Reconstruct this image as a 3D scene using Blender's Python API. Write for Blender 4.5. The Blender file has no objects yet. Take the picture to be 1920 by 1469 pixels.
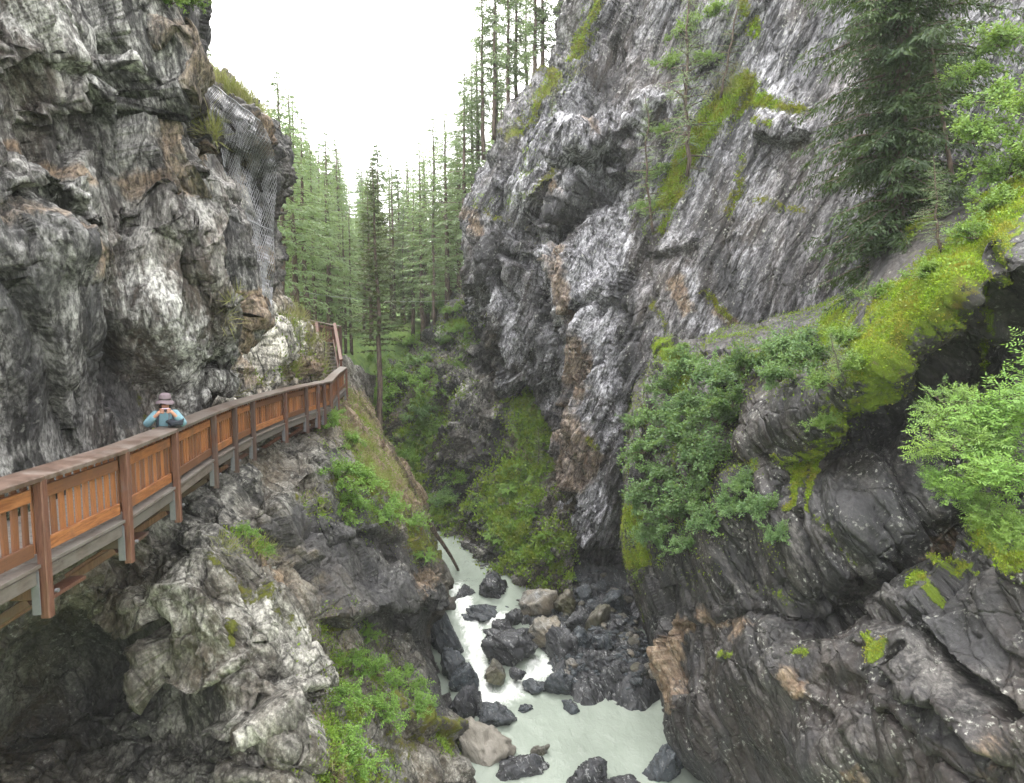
import bpy, math, random
import numpy as np
from mathutils import Vector, Matrix
random.seed(7); RNG = np.random.default_rng(7)
SC = bpy.context.scene
COL = SC.collection
# ------------------------------------------------------------ camera, sky, light
CAM = np.array([0.0, 0.0, 16.0]); FPX = 1150.0; PITCH = math.radians(4.70)
cam = bpy.data.objects.new('camera', bpy.data.cameras.new('camera')); COL.objects.link(cam)
cam.location = CAM; cam.rotation_euler = (math.radians(90) - PITCH, 0, 0)
cam.data.sensor_width = 36; cam.data.lens = FPX / 1920 * 36
cam.data.clip_end = 2000; cam.data.clip_start = 0.1
SC.camera = cam
SUN_EL, SUN_AZ = math.radians(62), math.radians(-38)     # azimuth measured from +Y towards +X
world = bpy.data.worlds.new('World'); SC.world = world; world.use_nodes = True
wn = world.node_tree; wn.nodes.clear()
wo = wn.nodes.new('ShaderNodeOutputWorld'); wb = wn.nodes.new('ShaderNodeBackground')
sky = wn.nodes.new('ShaderNodeTexSky'); sky.sky_type = 'NISHITA'; sky.sun_disc = False
sky.sun_elevation = SUN_EL; sky.sun_rotation = SUN_AZ; sky.dust_density = 4; sky.altitude = 1500
wmix = wn.nodes.new('ShaderNodeMix'); wmix.data_type = 'RGBA'; wmix.inputs[0].default_value = 0.93
wmix.inputs[7].default_value = (13.2, 13.8, 14.4, 1)       # the even white cloud cover, in the sky's own units
wtc = wn.nodes.new('ShaderNodeTexCoord'); wsx = wn.nodes.new('ShaderNodeSeparateXYZ'); wn.links.new(wtc.outputs['Generated'], wsx.inputs[0])
wmr = wn.nodes.new('ShaderNodeMapRange'); wmr.inputs[1].default_value = 0; wmr.inputs[2].default_value = 1; wmr.inputs[3].default_value = .32; wmr.inputs[4].default_value = 1.5
wn.links.new(wsx.outputs[2], wmr.inputs[0])              # a standard overcast sky: brighter overhead than at the horizon
wvm = wn.nodes.new('ShaderNodeVectorMath'); wvm.operation = 'SCALE'; wvm.inputs[0].default_value = (22.2, 21.8, 21.4); wn.links.new(wmr.outputs[0], wvm.inputs['Scale'])
wn.links.new(wvm.outputs[0], wmix.inputs[7])
wn.links.new(sky.outputs[0], wmix.inputs[6]); wn.links.new(wmix.outputs[2], wb.inputs[0])
wb.inputs[1].default_value = 0.13
wn.links.new(wb.outputs[0], wo.inputs[0])
sl = bpy.data.lights.new('sun', 'SUN'); sl.energy = 1.5; sl.angle = math.radians(14); sl.color = (1, .96, .9)
sun = bpy.data.objects.new('sun', sl); COL.objects.link(sun)
_sd = Vector((math.sin(SUN_AZ) * math.cos(SUN_EL), math.cos(SUN_AZ) * math.cos(SUN_EL), math.sin(SUN_EL)))
sun.rotation_euler = _sd.to_track_quat('Z', 'Y').to_euler(); sun.location = (0, 0, 60)
SC.view_settings.view_transform = 'Standard'; SC.view_settings.look = 'None'
SC.view_settings.exposure = 1.05; SC.view_settings.gamma = 1; SC.view_settings.use_curve_mapping = False
SC.cycles.max_bounces = 6; SC.cycles.diffuse_bounces = 3; SC.cycles.glossy_bounces = 2
SC.cycles.transmission_bounces = 3; SC.cycles.transparent_max_bounces = 6; SC.cycles.volume_bounces = 1
SC.cycles.use_denoising = True

# ------------------------------------------------------------ projection helpers
_cs, _sn = math.cos(PITCH), math.sin(PITCH)
def ray(px, py):
    xc = (np.asarray(px, float) - 960) / FPX; yc = -(np.asarray(py, float) - 734.5) / FPX
    return np.stack([xc + 0 * yc, yc * _sn + _cs, yc * _cs - _sn + 0 * xc], -1)
def W(px, py, Y):
    d = ray(px, py); return CAM + d * (np.asarray(Y, float) / d[..., 1])[..., None]
def hit(px, py, z):
    d = ray(px, py); return CAM + d * ((z - 16.0) / d[..., 2])[..., None]
def proj(P):
    q = P - CAM; fw = q[..., 1] * _cs - q[..., 2] * _sn; up = q[..., 1] * _sn + q[..., 2] * _cs
    fw = np.where(np.abs(fw) < 1e-3, 1e-3, fw)
    return 960 + FPX * q[..., 0] / fw, 734.5 - FPX * up / fw

# ------------------------------------------------------------ noise
def _h(ix, iy, iz, s):
    with np.errstate(over='ignore'):
        h = (ix.astype(np.uint32) * np.uint32(374761393) + iy.astype(np.uint32) * np.uint32(668265263)
             + iz.astype(np.uint32) * np.uint32(2147483647) + np.uint32((s * 1274126177) & 0xffffffff))
        h = (h ^ (h >> np.uint32(13))) * np.uint32(1274126177)
        h = (h ^ (h >> np.uint32(16))) * np.uint32(2246822519)
        h = h ^ (h >> np.uint32(15))
    return h
def _r(ix, iy, iz, s): return _h(ix, iy, iz, s).astype(np.float64) / 4294967295.0
def vnoise(P, s=0):
    I = np.floor(P).astype(np.int64); F = P - I; F = F * F * F * (F * (F * 6 - 15) + 10)
    o = 0
    for a in (0, 1):
        wx = F[..., 0] if a else 1 - F[..., 0]
        for b in (0, 1):
            wy = F[..., 1] if b else 1 - F[..., 1]
            for c in (0, 1):
                wz = F[..., 2] if c else 1 - F[..., 2]
                o = o + wx * wy * wz * _r(I[..., 0] + a, I[..., 1] + b, I[..., 2] + c, s)
    return o * 2 - 1
def fbm(P, s=0, oct=5, gain=.5, ridged=False):
    o = 0; a = 1; t = 0
    for k in range(oct):
        n = vnoise(P * 2 ** k + 17.3 * k, s + k)
        o = o + a * ((1 - 2 * np.abs(n)) if ridged else n); t += a; a *= gain
    return o / t
def facet(P, s=0, tilt=1.0):
    """broken planar facets: nearest random cell gives an offset and a tilt; returns value and edge distance"""
    I = np.floor(P).astype(np.int64); best = np.full(P.shape[:-1], 1e9); sec = best.copy(); val = np.zeros_like(best)
    for a in (-1, 0, 1):
        for b in (-1, 0, 1):
            for c in (-1, 0, 1):
                X, Y, Z = I[..., 0] + a, I[..., 1] + b, I[..., 2] + c
                D = np.stack([P[..., 0] - X - _r(X, Y, Z, s), P[..., 1] - Y - _r(X, Y, Z, s + 1), P[..., 2] - Z - _r(X, Y, Z, s + 2)], -1)
                d = (D ** 2).sum(-1)
                v = (_r(X, Y, Z, s + 3) * 2 - 1) + tilt * (D[..., 0] * (_r(X, Y, Z, s + 4) * 2 - 1) + D[..., 1] * (_r(X, Y, Z, s + 5) * 2 - 1) + D[..., 2] * (_r(X, Y, Z, s + 6) * 2 - 1)) * 1.6
                m = d < best
                sec = np.where(m, best, np.minimum(sec, d)); val = np.where(m, v, val); best = np.where(m, d, best)
    return val, np.sqrt(sec) - np.sqrt(best)
def rotm(ax, ay, az):
    return np.array((Matrix.Rotation(math.radians(az), 3, 'Z') @ Matrix.Rotation(math.radians(ay), 3, 'Y') @ Matrix.Rotation(math.radians(ax), 3, 'X')))
def seg_dist(x, y, pts):
    """distance and signed side (+ above / left of travel) to a polyline in traced coordinates"""
    best = np.full(x.shape, 1e9); sg = np.zeros_like(x)
    if len(pts) == 1:
        d = np.hypot(x - pts[0][0], y - pts[0][1]); return d, d
    for (x0, y0), (x1, y1) in zip(pts[:-1], pts[1:]):
        dx, dy = x1 - x0, y1 - y0; L = dx * dx + dy * dy
        t = np.clip(((x - x0) * dx + (y - y0) * dy) / L, 0, 1)
        ex, ey = x - x0 - t * dx, y - y0 - t * dy; d = np.hypot(ex, ey)
        cr = dx * ey - dy * ex
        m = d < best; best = np.where(m, d, best); sg = np.where(m, -np.sign(cr), sg)
    return best, sg
def sstep(a, b, x):
    t = np.clip((x - a) / (b - a), 0, 1); return t * t * (3 - 2 * t)

# ------------------------------------------------------------ mesh helpers
def new_mesh(name, V, F, mat=None, smooth=True, uv=None):
    """V (n,3), F (m,k) fixed size faces"""
    me = bpy.data.meshes.new(name); V = np.asarray(V, np.float32); F = np.asarray(F, np.int32)
    me.vertices.add(len(V)); me.vertices.foreach_set('co', V.ravel())
    k = F.shape[1]; me.loops.add(F.size); me.loops.foreach_set('vertex_index', F.ravel())
    me.polygons.add(len(F)); me.polygons.foreach_set('loop_start', np.arange(0, F.size, k, dtype=np.int32))
    me.polygons.foreach_set('use_smooth', np.full(len(F), smooth))
    me.update(calc_edges=True)
    if mat: me.materials.append(mat)
    return me
def link(name, me, parent=None, loc=None, **kw):
    o = bpy.data.objects.new(name, me); COL.objects.link(o)
    if parent is not None: o.parent = parent
    if loc is not None: o.location = loc
    for k, v in kw.items(): o[k] = v
    return o
def empty(name, loc, label, cat, group=None):
    o = bpy.data.objects.new(name, None); COL.objects.link(o); o.location = loc; o.empty_display_size = .2
    o['label'] = label; o['category'] = cat
    if group: o['group'] = group
    return o
class MB:
    def __init__(s): s.v = []; s.f = []
    def add(s, V, F):
        b = len(s.v); s.v += [tuple(x) for x in V]; s.f += [tuple(i + b for i in f) for f in F]
    def beam(s, a, b, w, h, up=(0, 0, 1), jit=0):
        """a rectangular bar from a to b, w sideways, h along up, with slightly chamfered long edges"""
        a = Vector(a); b = Vector(b); d = (b - a).normalized(); u = Vector(up); r = d.cross(u)
        if r.length < 1e-4: r = d.cross(Vector((1, 0, 0)))
        r.normalize(); u = r.cross(d).normalized(); c = min(w, h) * .12
        prof = [(-w/2+c, -h/2), (w/2-c, -h/2), (w/2, -h/2+c), (w/2, h/2-c), (w/2-c, h/2), (-w/2+c, h/2), (-w/2, h/2-c), (-w/2, -h/2+c)]
        V = [p + r * x + u * y for p in (a, b) for x, y in prof]
        F = [(i, (i+1) % 8, 8 + (i+1) % 8, 8 + i) for i in range(8)] + [tuple(range(7, -1, -1)), tuple(range(8, 16))]
        s.add(V, F)
    def tube(s, pts, rad, n=6, cap=True):
        pts = [Vector(p) for p in pts]; m = len(pts); rad = [rad] * m if not hasattr(rad, '__len__') else rad
        V = []; prev = None
        for i, p in enumerate(pts):
            d = (pts[min(i+1, m-1)] - pts[max(i-1, 0)]).normalized()
            r = (prev - d * prev.dot(d)) if prev is not None else d.cross(Vector((0.3, 0.2, 1)) if abs(d.z) < .9 else Vector((1, 0, 0)))
            r.normalize(); prev = r; u = d.cross(r)
            V += [p + (r * math.cos(2*math.pi*k/n) + u * math.sin(2*math.pi*k/n)) * rad[i] for k in range(n)]
        F = [(i*n+k, i*n+(k+1) % n, (i+1)*n+(k+1) % n, (i+1)*n+k) for i in range(m-1) for k in range(n)]
        if cap: F += [tuple(range(n-1, -1, -1)), tuple((m-1)*n + k for k in range(n))]
        s.add(V, F)
    def mesh(s, name, mat, smooth=False):
        me = bpy.data.meshes.new(name); me.from_pydata([tuple(x) for x in s.v], [], s.f); me.materials.append(mat)
        if smooth: me.polygons.foreach_set('use_smooth', [True] * len(me.polygons))
        me.update(); return me
    def build(s, name, mat, parent=None, smooth=False, **kw): return link(name, s.mesh(name, mat, smooth), parent, **kw)

# ------------------------------------------------------------ node helpers and materials
class NT:
    def __init__(s, name):
        s.m = bpy.data.materials.new(name); s.m.use_nodes = True; s.t = s.m.node_tree; s.t.nodes.clear()
        s.out = s.n('ShaderNodeOutputMaterial')
    def n(s, t): return s.t.nodes.new(t)
    def l(s, a, b): s.t.links.new(a, b)
    def obj(s): return s.n('ShaderNodeTexCoord').outputs['Object']
    def mp(s, c, sc=(1, 1, 1), rot=(0, 0, 0)):
        m = s.n('ShaderNodeMapping'); m.inputs['Scale'].default_value = sc; m.inputs['Rotation'].default_value = [math.radians(r) for r in rot]
        s.l(c, m.inputs[0]); return m.outputs[0]
    def noise(s, c, scale, det=8, rough=.6, dist=0, lac=2.0):
        m = s.n('ShaderNodeTexNoise'); m.inputs['Scale'].default_value = scale; m.inputs['Detail'].default_value = det
        m.inputs['Roughness'].default_value = rough; m.inputs['Distortion'].default_value = dist; m.inputs['Lacunarity'].default_value = lac
        s.l(c, m.inputs['Vector']); return m.outputs[0]
    def vor(s, c, scale, feat='F1', rnd=1):
        m = s.n('ShaderNodeTexVoronoi'); m.feature = feat; m.inputs['Scale'].default_value = scale; m.inputs['Randomness'].default_value = rnd
        s.l(c, m.inputs['Vector']); return m.outputs[0]
    def ramp(s, f, stops, interp='LINEAR'):
        r = s.n('ShaderNodeValToRGB'); cr = r.color_ramp; cr.interpolation = interp
        while len(cr.elements) > 1: cr.elements.remove(cr.elements[-1])
        for i, (p, c) in enumerate(stops):
            e = cr.elements[0] if i == 0 else cr.elements.new(p)
            e.position = p; e.color = (c, c, c, 1) if not hasattr(c, '__len__') else (*c, 1)
        s.l(f, r.inputs[0]); return r.outputs[0]
    def mix(s, f, a, b, mode='MIX'):
        m = s.n('ShaderNodeMix'); m.data_type = 'RGBA'; m.blend_type = mode
        for sock, v in ((m.inputs[0], f), (m.inputs[6], a), (m.inputs[7], b)):
            if hasattr(v, 'links'): s.l(v, sock)
            elif hasattr(v, '__len__'): sock.default_value = (*v, 1)
            else: sock.default_value = v
        return m.outputs[2]
    def math(s, op, a, b=0.0, clamp=False):
        m = s.n('ShaderNodeMath'); m.operation = op; m.use_clamp = clamp
        for sock, v in ((m.inputs[0], a), (m.inputs[1], b)):
            if hasattr(v, 'links'): s.l(v, sock)
            else: sock.default_value = v
        return m.outputs[0]
    def attr(s, name):
        m = s.n('ShaderNodeAttribute'); m.attribute_name = name; return m
    def bump(s, h, strength, dist, prev=None):
        b = s.n('ShaderNodeBump'); b.inputs['Strength'].default_value = strength; b.inputs['Distance'].default_value = dist
        s.l(h, b.inputs['Height'])
        if prev is not None: s.l(prev, b.inputs['Normal'])
        return b.outputs[0]
    def princ(s, col, rough=.8, normal=None, spec=.5, **kw):
        p = s.n('ShaderNodeBsdfPrincipled'); 
        for sock, v in ((p.inputs['Base Color'], col), (p.inputs['Roughness'], rough), (p.inputs['Specular IOR Level'], spec)):
            if hasattr(v, 'links'): s.l(v, sock)
            elif hasattr(v, '__len__'): sock.default_value = (*v, 1)
            else: sock.default_value = v
        if normal is not None: s.l(normal, p.inputs['Normal'])
        for k, v in kw.items(): p.inputs[k.replace('_', ' ')].default_value = v
        s.l(p.outputs[0], s.out.inputs[0]); return p

def basis(t, e, third=None):
    """rows: bedding normal, across, along the lineation"""
    t = np.array(t, float); e = np.array(e, float); e /= np.linalg.norm(e); n = t - t.dot(e) * e; n /= np.linalg.norm(n); return np.array([n, np.cross(e, n), e])
def rock_mat(name, dark, mid, light, rot=(0, 0, 0), stretch=(1, 1, .25), fol=2.2, streak=.6, speck=.4, speckscale=3.0,
             stain=(.03, .03, .035), wet=.0, brown=(.20, .13, .08), brownamt=.25, moss=(.10, .12, .010), rough=.75, bumpd=.06, crackle=.5, gritamt=.9):
    t = NT(name); c = t.obj()
    if hasattr(rot, 'shape'): rot = [math.degrees(a) for a in Matrix(rot.tolist()).to_euler('XYZ')]
    aniso = t.mp(t.mp(c, rot=rot), sc=stretch)
    f1 = t.noise(aniso, fol, 10, .70, .12)
    f2 = t.noise(aniso, fol * 5, 8, .72, .05)
    big = t.noise(c, .22, 4, .55)
    fine = t.noise(c, 9, 8, .7)
    mixf = t.math('ADD', t.math('MULTIPLY', f1, .6), t.math('MULTIPLY', f2, .4))
    col = t.ramp(mixf, [(.40, [x*.35 for x in dark]), (.46, dark), (.50, mid), (.54, light), (.62, [min(1, x * 1.45) for x in light])])
    col = t.mix(t.ramp(big, [(.42, 0), (.62, brownamt)]), col, brown, 'MIX')
    grit = t.noise(t.mp(aniso, sc=(1, 1, 1.6)), fol * 9, 5, .75)
    # water stains running down
    st = t.noise(t.mp(c, sc=(1.1, 1.1, .09)), 1.3, 6, .62, .2)
    stm = t.ramp(st, [(.46, 0), (.60, streak)])
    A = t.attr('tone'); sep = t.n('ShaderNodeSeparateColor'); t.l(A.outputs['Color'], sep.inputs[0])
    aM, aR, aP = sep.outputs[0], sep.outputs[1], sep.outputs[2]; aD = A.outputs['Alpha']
    col = t.mix(stm, col, stain)
    # masks broken up by noise
    n3 = t.noise(c, 1.6, 9, .72, .4)
    nmix = t.math('ADD', t.math('ADD', t.math('MULTIPLY', n3, .3), t.math('MULTIPLY', f1, .35)), t.math('MULTIPLY', f2, .35))
    def masked(a, lo=.42, hi=.56, k=.75):
        return t.ramp(t.math('ADD', t.math('MULTIPLY', a, .62), t.math('MULTIPLY', nmix, 1.35)), [(.82, 0), (1.0, 1)])
    n4 = t.noise(t.mp(c, sc=(1.5, 1.5, .5)), 2.2, 8, .7)
    palec = t.ramp(mixf, [(.40, dark), (.46, [x * 1.2 for x in mid]), (.51, [min(1, x * 1.45) for x in light]), (.58, [min(1, x * 2.3) for x in light])])
    col = t.mix(t.math('MULTIPLY', masked(aP), .85), col, palec)
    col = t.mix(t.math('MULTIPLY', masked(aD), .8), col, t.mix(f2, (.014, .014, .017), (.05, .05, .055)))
    rustc = t.mix(t.ramp(n4, [(.4, 0), (.6, 1)]), (.13, .075, .04), (.30, .225, .15))
    col = t.mix(t.math('MULTIPLY', masked(aR), .75), col, rustc)
    col = t.mix(gritamt, col, t.ramp(grit, [(.40, .25), (.47, .72), (.53, 1.05), (.62, 1.6)]), 'MULTIPLY')
    wv = t.n('ShaderNodeVectorMath'); wv.operation = 'ADD'; t.l(t.mp(aniso, sc=(1, 1, 1.3)), wv.inputs[0])
    wn_ = t.n('ShaderNodeTexNoise'); wn_.inputs['Scale'].default_value = fol * .8; wn_.inputs['Detail'].default_value = 5; t.l(aniso, wn_.inputs['Vector'])
    wsc = t.n('ShaderNodeVectorMath'); wsc.operation = 'SCALE'; wsc.inputs['Scale'].default_value = .9 / fol; t.l(wn_.outputs['Color'], wsc.inputs[0]); t.l(wsc.outputs[0], wv.inputs[1])
    jd = t.vor(wv.outputs[0], fol * .55, 'DISTANCE_TO_EDGE'); jm = t.ramp(jd, [(0, .12), (.012, .55), (.03, 1)])
    col = t.mix(t.ramp(t.noise(c, .9, 4, .6), [(.42, .15), (.58, .9)]), col, jm, 'MULTIPLY')
    # lichen speckle
    v = t.vor(t.mp(c, sc=(1, 1, .8)), speckscale * 3)
    n5 = t.noise(c, speckscale * 4, 6, .75)
    sp = t.ramp(t.math('SUBTRACT', n5, t.math('MULTIPLY', v, .22)), [(.47, 0), (.53, speck)])
    sp = t.math('MULTIPLY', sp, t.ramp(t.noise(c, .9, 4, .6), [(.45, 0), (.6, 1)]))
    col = t.mix(sp, col, (.50, .51, .46))
    cr = t.vor(t.mp(aniso, sc=(.9, .9, .9)), fol * .9, 'DISTANCE_TO_EDGE')
    crm = t.ramp(cr, [(.0, 0), (.035, 1)])
    # moss
    geo = t.n('ShaderNodeNewGeometry'); sx = t.n('ShaderNodeSeparateXYZ'); t.l(geo.outputs['Normal'], sx.inputs[0])
    mn = t.noise(c, 5, 9, .75)
    mm = t.math('ADD', t.math('MULTIPLY', aM, .62), t.math('MULTIPLY', t.math('ADD', t.math('MULTIPLY', mn, .6), t.math('MULTIPLY', n3, .4)), 1.5))
    mm = t.math('ADD', mm, t.math('MULTIPLY', sx.outputs[2], .13))
    mmask = t.ramp(t.math('MULTIPLY', t.math('MULTIPLY', mm, .8), t.ramp(aM, [(.02, 0), (.2, 1)])), [(.86, 0), (.93, 1)])
    mcol = t.mix(t.noise(c, 26, 6, .8), [m * .35 for m in moss], [m * 1.7 for m in moss])
    mcol = t.mix(t.ramp(t.noise(c, 1.1, 5, .6), [(.54, 0), (.70, .75)]), mcol, (.11, .055, .018))
    col = t.mix(mmask, col, mcol)
    b = t.bump(f1, .7, bumpd * 3)
    b = t.bump(crm, crackle, bumpd, b)
    b = t.bump(jm, .8, bumpd * 1.3, b)
    b = t.bump(f2, .8, bumpd * 1.2, b)
    b = t.bump(fine, .7, bumpd * .5, b)
    b = t.bump(t.math('MULTIPLY', t.noise(c, 30, 4, .8), mmask), .9, .06, b)
    rg = t.ramp(t.noise(c, 1.7, 5, .6), [(.35, max(.12, rough - wet)), (.65, rough)])
    rg = t.mix(mmask, rg, (.95, .95, .95))
    t.princ(col, rg, b, .5)
    return t.m

# ------------------------------------------------------------ cliff sheets
SHEETS = {}
def cr_up(A, counts, axis):
    """Catmull-Rom upsample of array A (.., 3) along axis"""
    A = np.moveaxis(A, axis, 0); n = len(A); out = []
    for k in range(n - 1):
        p0 = A[max(k-1, 0)]; p1 = A[k]; p2 = A[k+1]; p3 = A[min(k+2, n-1)]
        ts = np.arange(counts[k]) / counts[k]
        for t in ts:
            out.append(.5 * ((2*p1) + (-p0+p2)*t + (2*p0-5*p1+4*p2-p3)*t*t + (-p0+3*p1-3*p2+p3)*t**3))
    out.append(A[-1]); return np.moveaxis(np.array(out), 0, axis)
def sheet(name, net, step, mat, ledges=(), cracks=(), bumps=(), strokes=(), disp=None, flat=False):
    N = np.array(net, float); C = W(N[..., 0], N[..., 1], N[..., 2])
    off = lambda a: np.all((a[..., 0] < -60) | (a[..., 0] > 1980) | (a[..., 1] < -60) | (a[..., 1] > 1530))
    def counts(ax):
        D = np.linalg.norm(np.diff(C, axis=ax), axis=-1); Yd = np.minimum(np.delete(N[..., 2], 0, ax), np.delete(N[..., 2], -1, ax))
        L = (D / np.maximum(Yd, 3) * FPX); L = L.mean(axis=1 - ax); r = []
        for k, v in enumerate(L):
            a = np.take(N, [k, k+1], axis=ax); s = step * (3.5 if off(a) else 1)
            r.append(int(max(2, min(260, math.ceil(v / s)))))
        return r
    P = cr_up(C, counts(0), 0) if False else cr_up(cr_up(C, counts(0), 0), counts(1), 1)
    def normals(P):
        n = np.cross(np.gradient(P, axis=1), np.gradient(P, axis=0)); n /= np.linalg.norm(n, axis=-1, keepdims=True) + 1e-9; return n
    n = normals(P); sgn = np.sign(np.median(np.sum(n * (CAM - P), -1))); n *= sgn
    X, Y = proj(P); d = np.zeros(X.shape); lipw = 6
    Yd = np.linalg.norm(P - CAM, axis=-1); kk = FPX / Yd
    WX = X + kk * (.5 * fbm(P * .7, 301, 4, .6) + .12 * fbm(P * 4, 311, 3)); WY = Y + kk * (.5 * fbm(P * .7, 302, 4, .6) + .12 * fbm(P * 4, 312, 3))
    X0, Y0 = X, Y; X, Y = X + kk * .22 * fbm(P * 1.2, 303, 4, .6), Y + kk * .22 * fbm(P * 1.2, 304, 4, .6)
    for pts, h, L, *r in ledges:                 # lip: the side above the line juts out by h and dies away over L; below is cut back
        dist, sg = seg_dist(X, Y, pts); back = r[0] if r else .4; L2 = r[1] if len(r) > 1 else L
        e = np.ones_like(dist)
        if len(pts) > 1:
            x0, y0 = pts[0]; x1, y1 = pts[-1]; ll = (x1-x0)**2 + (y1-y0)**2
            tt = ((X-x0)*(x1-x0) + (Y-y0)*(y1-y0)) / ll; e = sstep(-.12, .08, tt) * sstep(1.12, .92, tt)
        k = sstep(-lipw, lipw, dist * sg)
        d += (k * h * np.exp(-dist / L) - (1 - k) * h * back * np.exp(-dist / L2)) * e
    for pts, w, dep in cracks:
        dist, _ = seg_dist(X, Y, pts); d -= dep * np.exp(-(dist / w) ** 2)
    for px, py, rx, ry, h in bumps:
        d += h * np.exp(-((X-px)/rx)**2 - ((Y-py)/ry)**2)
    P = P + n * d[..., None]
    tone = np.zeros(X.shape + (4,))
    ch = dict(moss=0, rust=1, pale=2, dark=3)
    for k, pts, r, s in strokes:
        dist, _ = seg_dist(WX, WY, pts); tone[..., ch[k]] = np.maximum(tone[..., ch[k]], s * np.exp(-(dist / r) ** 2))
    if disp is not None:
        n2 = normals(P) * sgn; n2 = n * .6 + n2 * .4; n2 /= np.linalg.norm(n2, axis=-1, keepdims=True) + 1e-9
        P = P + n2 * disp(P, X0, Y0)[..., None]
    mo = tone[..., 0]; P = P + n * (np.clip(mo, 0, 1) * (.05 + .06 * fbm(P * 5, 91, 3)))[..., None]
    n = normals(P) * sgn
    h, w = X.shape; idx = np.arange(h * w).reshape(h, w)
    F = np.stack([idx[:-1, :-1], idx[:-1, 1:], idx[1:, 1:], idx[1:, :-1]], -1).reshape(-1, 4)
    if sgn < 0: F = F[:, ::-1]
    me = new_mesh(name, P.reshape(-1, 3), F, mat, smooth=not flat)
    a = me.attributes.new('tone', 'FLOAT_COLOR', 'POINT'); a.data.foreach_set('color', np.clip(tone, 0, 1).astype(np.float32).ravel())
    o = link(name, me, kind='structure'); X, Y = proj(P)
    SHEETS[name] = dict(P=P, n=n, X=X, Y=Y, tone=tone, o=o)
    print('sheet', name, h, w); return o
def on(name, px, py, lift=0.0):
    """the point of a cliff seen at a traced position, nearest to the eye, with its normal"""
    s = SHEETS[name]; d = (s['X'] - px)**2 + (s['Y'] - py)**2
    dist = np.linalg.norm(s['P'] - CAM, axis=-1); m = d < max(36, d.min() + 9)
    k = np.argmin(np.where(m, dist, 1e9)); p = s['P'].reshape(-1, 3)[k]; n = s['n'].reshape(-1, 3)[k]
    return Vector(p + n * lift), Vector(n)
def mkdisp(R, stretch, scales, fine=.05, seed=0, bigamp=.5, bigscale=.16, mask=None, ridge=.12, crk=.06, blade=.25, bper=.8):
    R = R if hasattr(R, 'shape') else rotm(*R); st = np.array(stretch)
    def f(P, X, Y):
        w = P + .16 * np.stack([vnoise(P * .8, seed+1), vnoise(P * .8, seed+2), vnoise(P * .8, seed+3)], -1)
        Q = (w @ R.T) * st; d = bigamp * fbm(P * bigscale, seed, 3)
        for i, (cell, amp) in enumerate(scales):
            v, e = facet(Q / cell, seed + 10 * i, 1.35); d = d + amp * v - crk * amp * 6 * np.exp(-(e / .07) ** 2)
        for bp, ba, sd in ((bper, blade, 0), (bper * .37, blade * .4, 5)):
            q = Q[..., 0] / bp + .55 * fbm(Q * np.array([.35, .35, .35]) / bp, seed + 70 + sd, 4, .55); fr = q - np.floor(q)
            amp = .4 + .9 * np.clip(vnoise(np.stack([np.floor(q) * 7.7, Q[..., 1] * .3, Q[..., 2] / bp * .5], -1), seed + 80 + sd) + .4, 0, 1)
            d = d + ba * amp * np.where(fr < .88, fr / .88, (1 - fr) / .12)
        d = d + ridge * fbm(Q * 1.3, seed + 50, 5, .55, True) + fine * fbm(P * 6, seed + 60, 4, .6)
        d = d - np.median(d)
        if mask is not None: d = d * mask(X, Y)
        return d
    return f
BA = basis((.6, .8, 0), (-.10, -.13, 1)); BC = basis((.4, .9, 0), (-.18, -.4, 1)); BD = basis((.8, -.55, 0), (.34, -.23, 1)); BE = basis((.9, -.3, 0), (.6, -.2, 1)); BF = basis((.75, -.65, 0), (-.62, .54, 1))
# ------------------------------------------------------------ rock materials
M = {}
M['rockA'] = rock_mat('grey_schist', (.035, .034, .034), (.13, .128, .124), (.26, .258, .25), rot=BA, stretch=(1, 1, .3), fol=1.7, streak=.35, speck=.25, brown=(.17, .12, .085), brownamt=.30, bumpd=.07)
M['rockB'] = rock_mat('pale_schist', (.09, .085, .075), (.22, .21, .19), (.36, .345, .31), rot=BA, stretch=(1, 1, .35), fol=1.4, streak=.15, speck=.3, brown=(.30, .22, .12), brownamt=.4, bumpd=.05)
M['rockC'] = rock_mat('buttress_schist', (.05, .048, .044), (.13, .126, .112), (.21, .205, .185), rot=BC, stretch=(1, 1, .45), fol=1.5, streak=.35, speck=.45, speckscale=2.6, brown=(.16, .12, .07), brownamt=.4, bumpd=.05, moss=(.11, .12, .012), gritamt=.6)
M['rockD'] = rock_mat('massif_schist', (.035, .035, .04), (.12, .12, .135), (.25, .25, .27), rot=BD, stretch=(1, 1, .3), fol=1.1, streak=.55, speck=.7, speckscale=1.8, brown=(.19, .15, .12), brownamt=.25, bumpd=.10, moss=(.12, .135, .010))
M['rockE'] = rock_mat('far_bank_schist', (.03, .03, .032), (.09, .088, .085), (.2, .195, .18), rot=BE, stretch=(1, 1, .4), fol=.9, streak=.4, speck=.3, speckscale=1.2, brown=(.13, .10, .06), brownamt=.5, bumpd=.15, moss=(.10, .18, .025))
M['rockF'] = rock_mat('dark_slab_schist', (.006, .006, .007), (.017, .016, .017), (.055, .052, .05), rot=BF, stretch=(1, 1, .34), fol=1.5, streak=.55, speck=.6, speckscale=2.4, brown=(.045, .030, .024), brownamt=.4, bumpd=.04, moss=(.13, .19, .012), crackle=.2, rough=.6, wet=.15, gritamt=.55)
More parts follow.
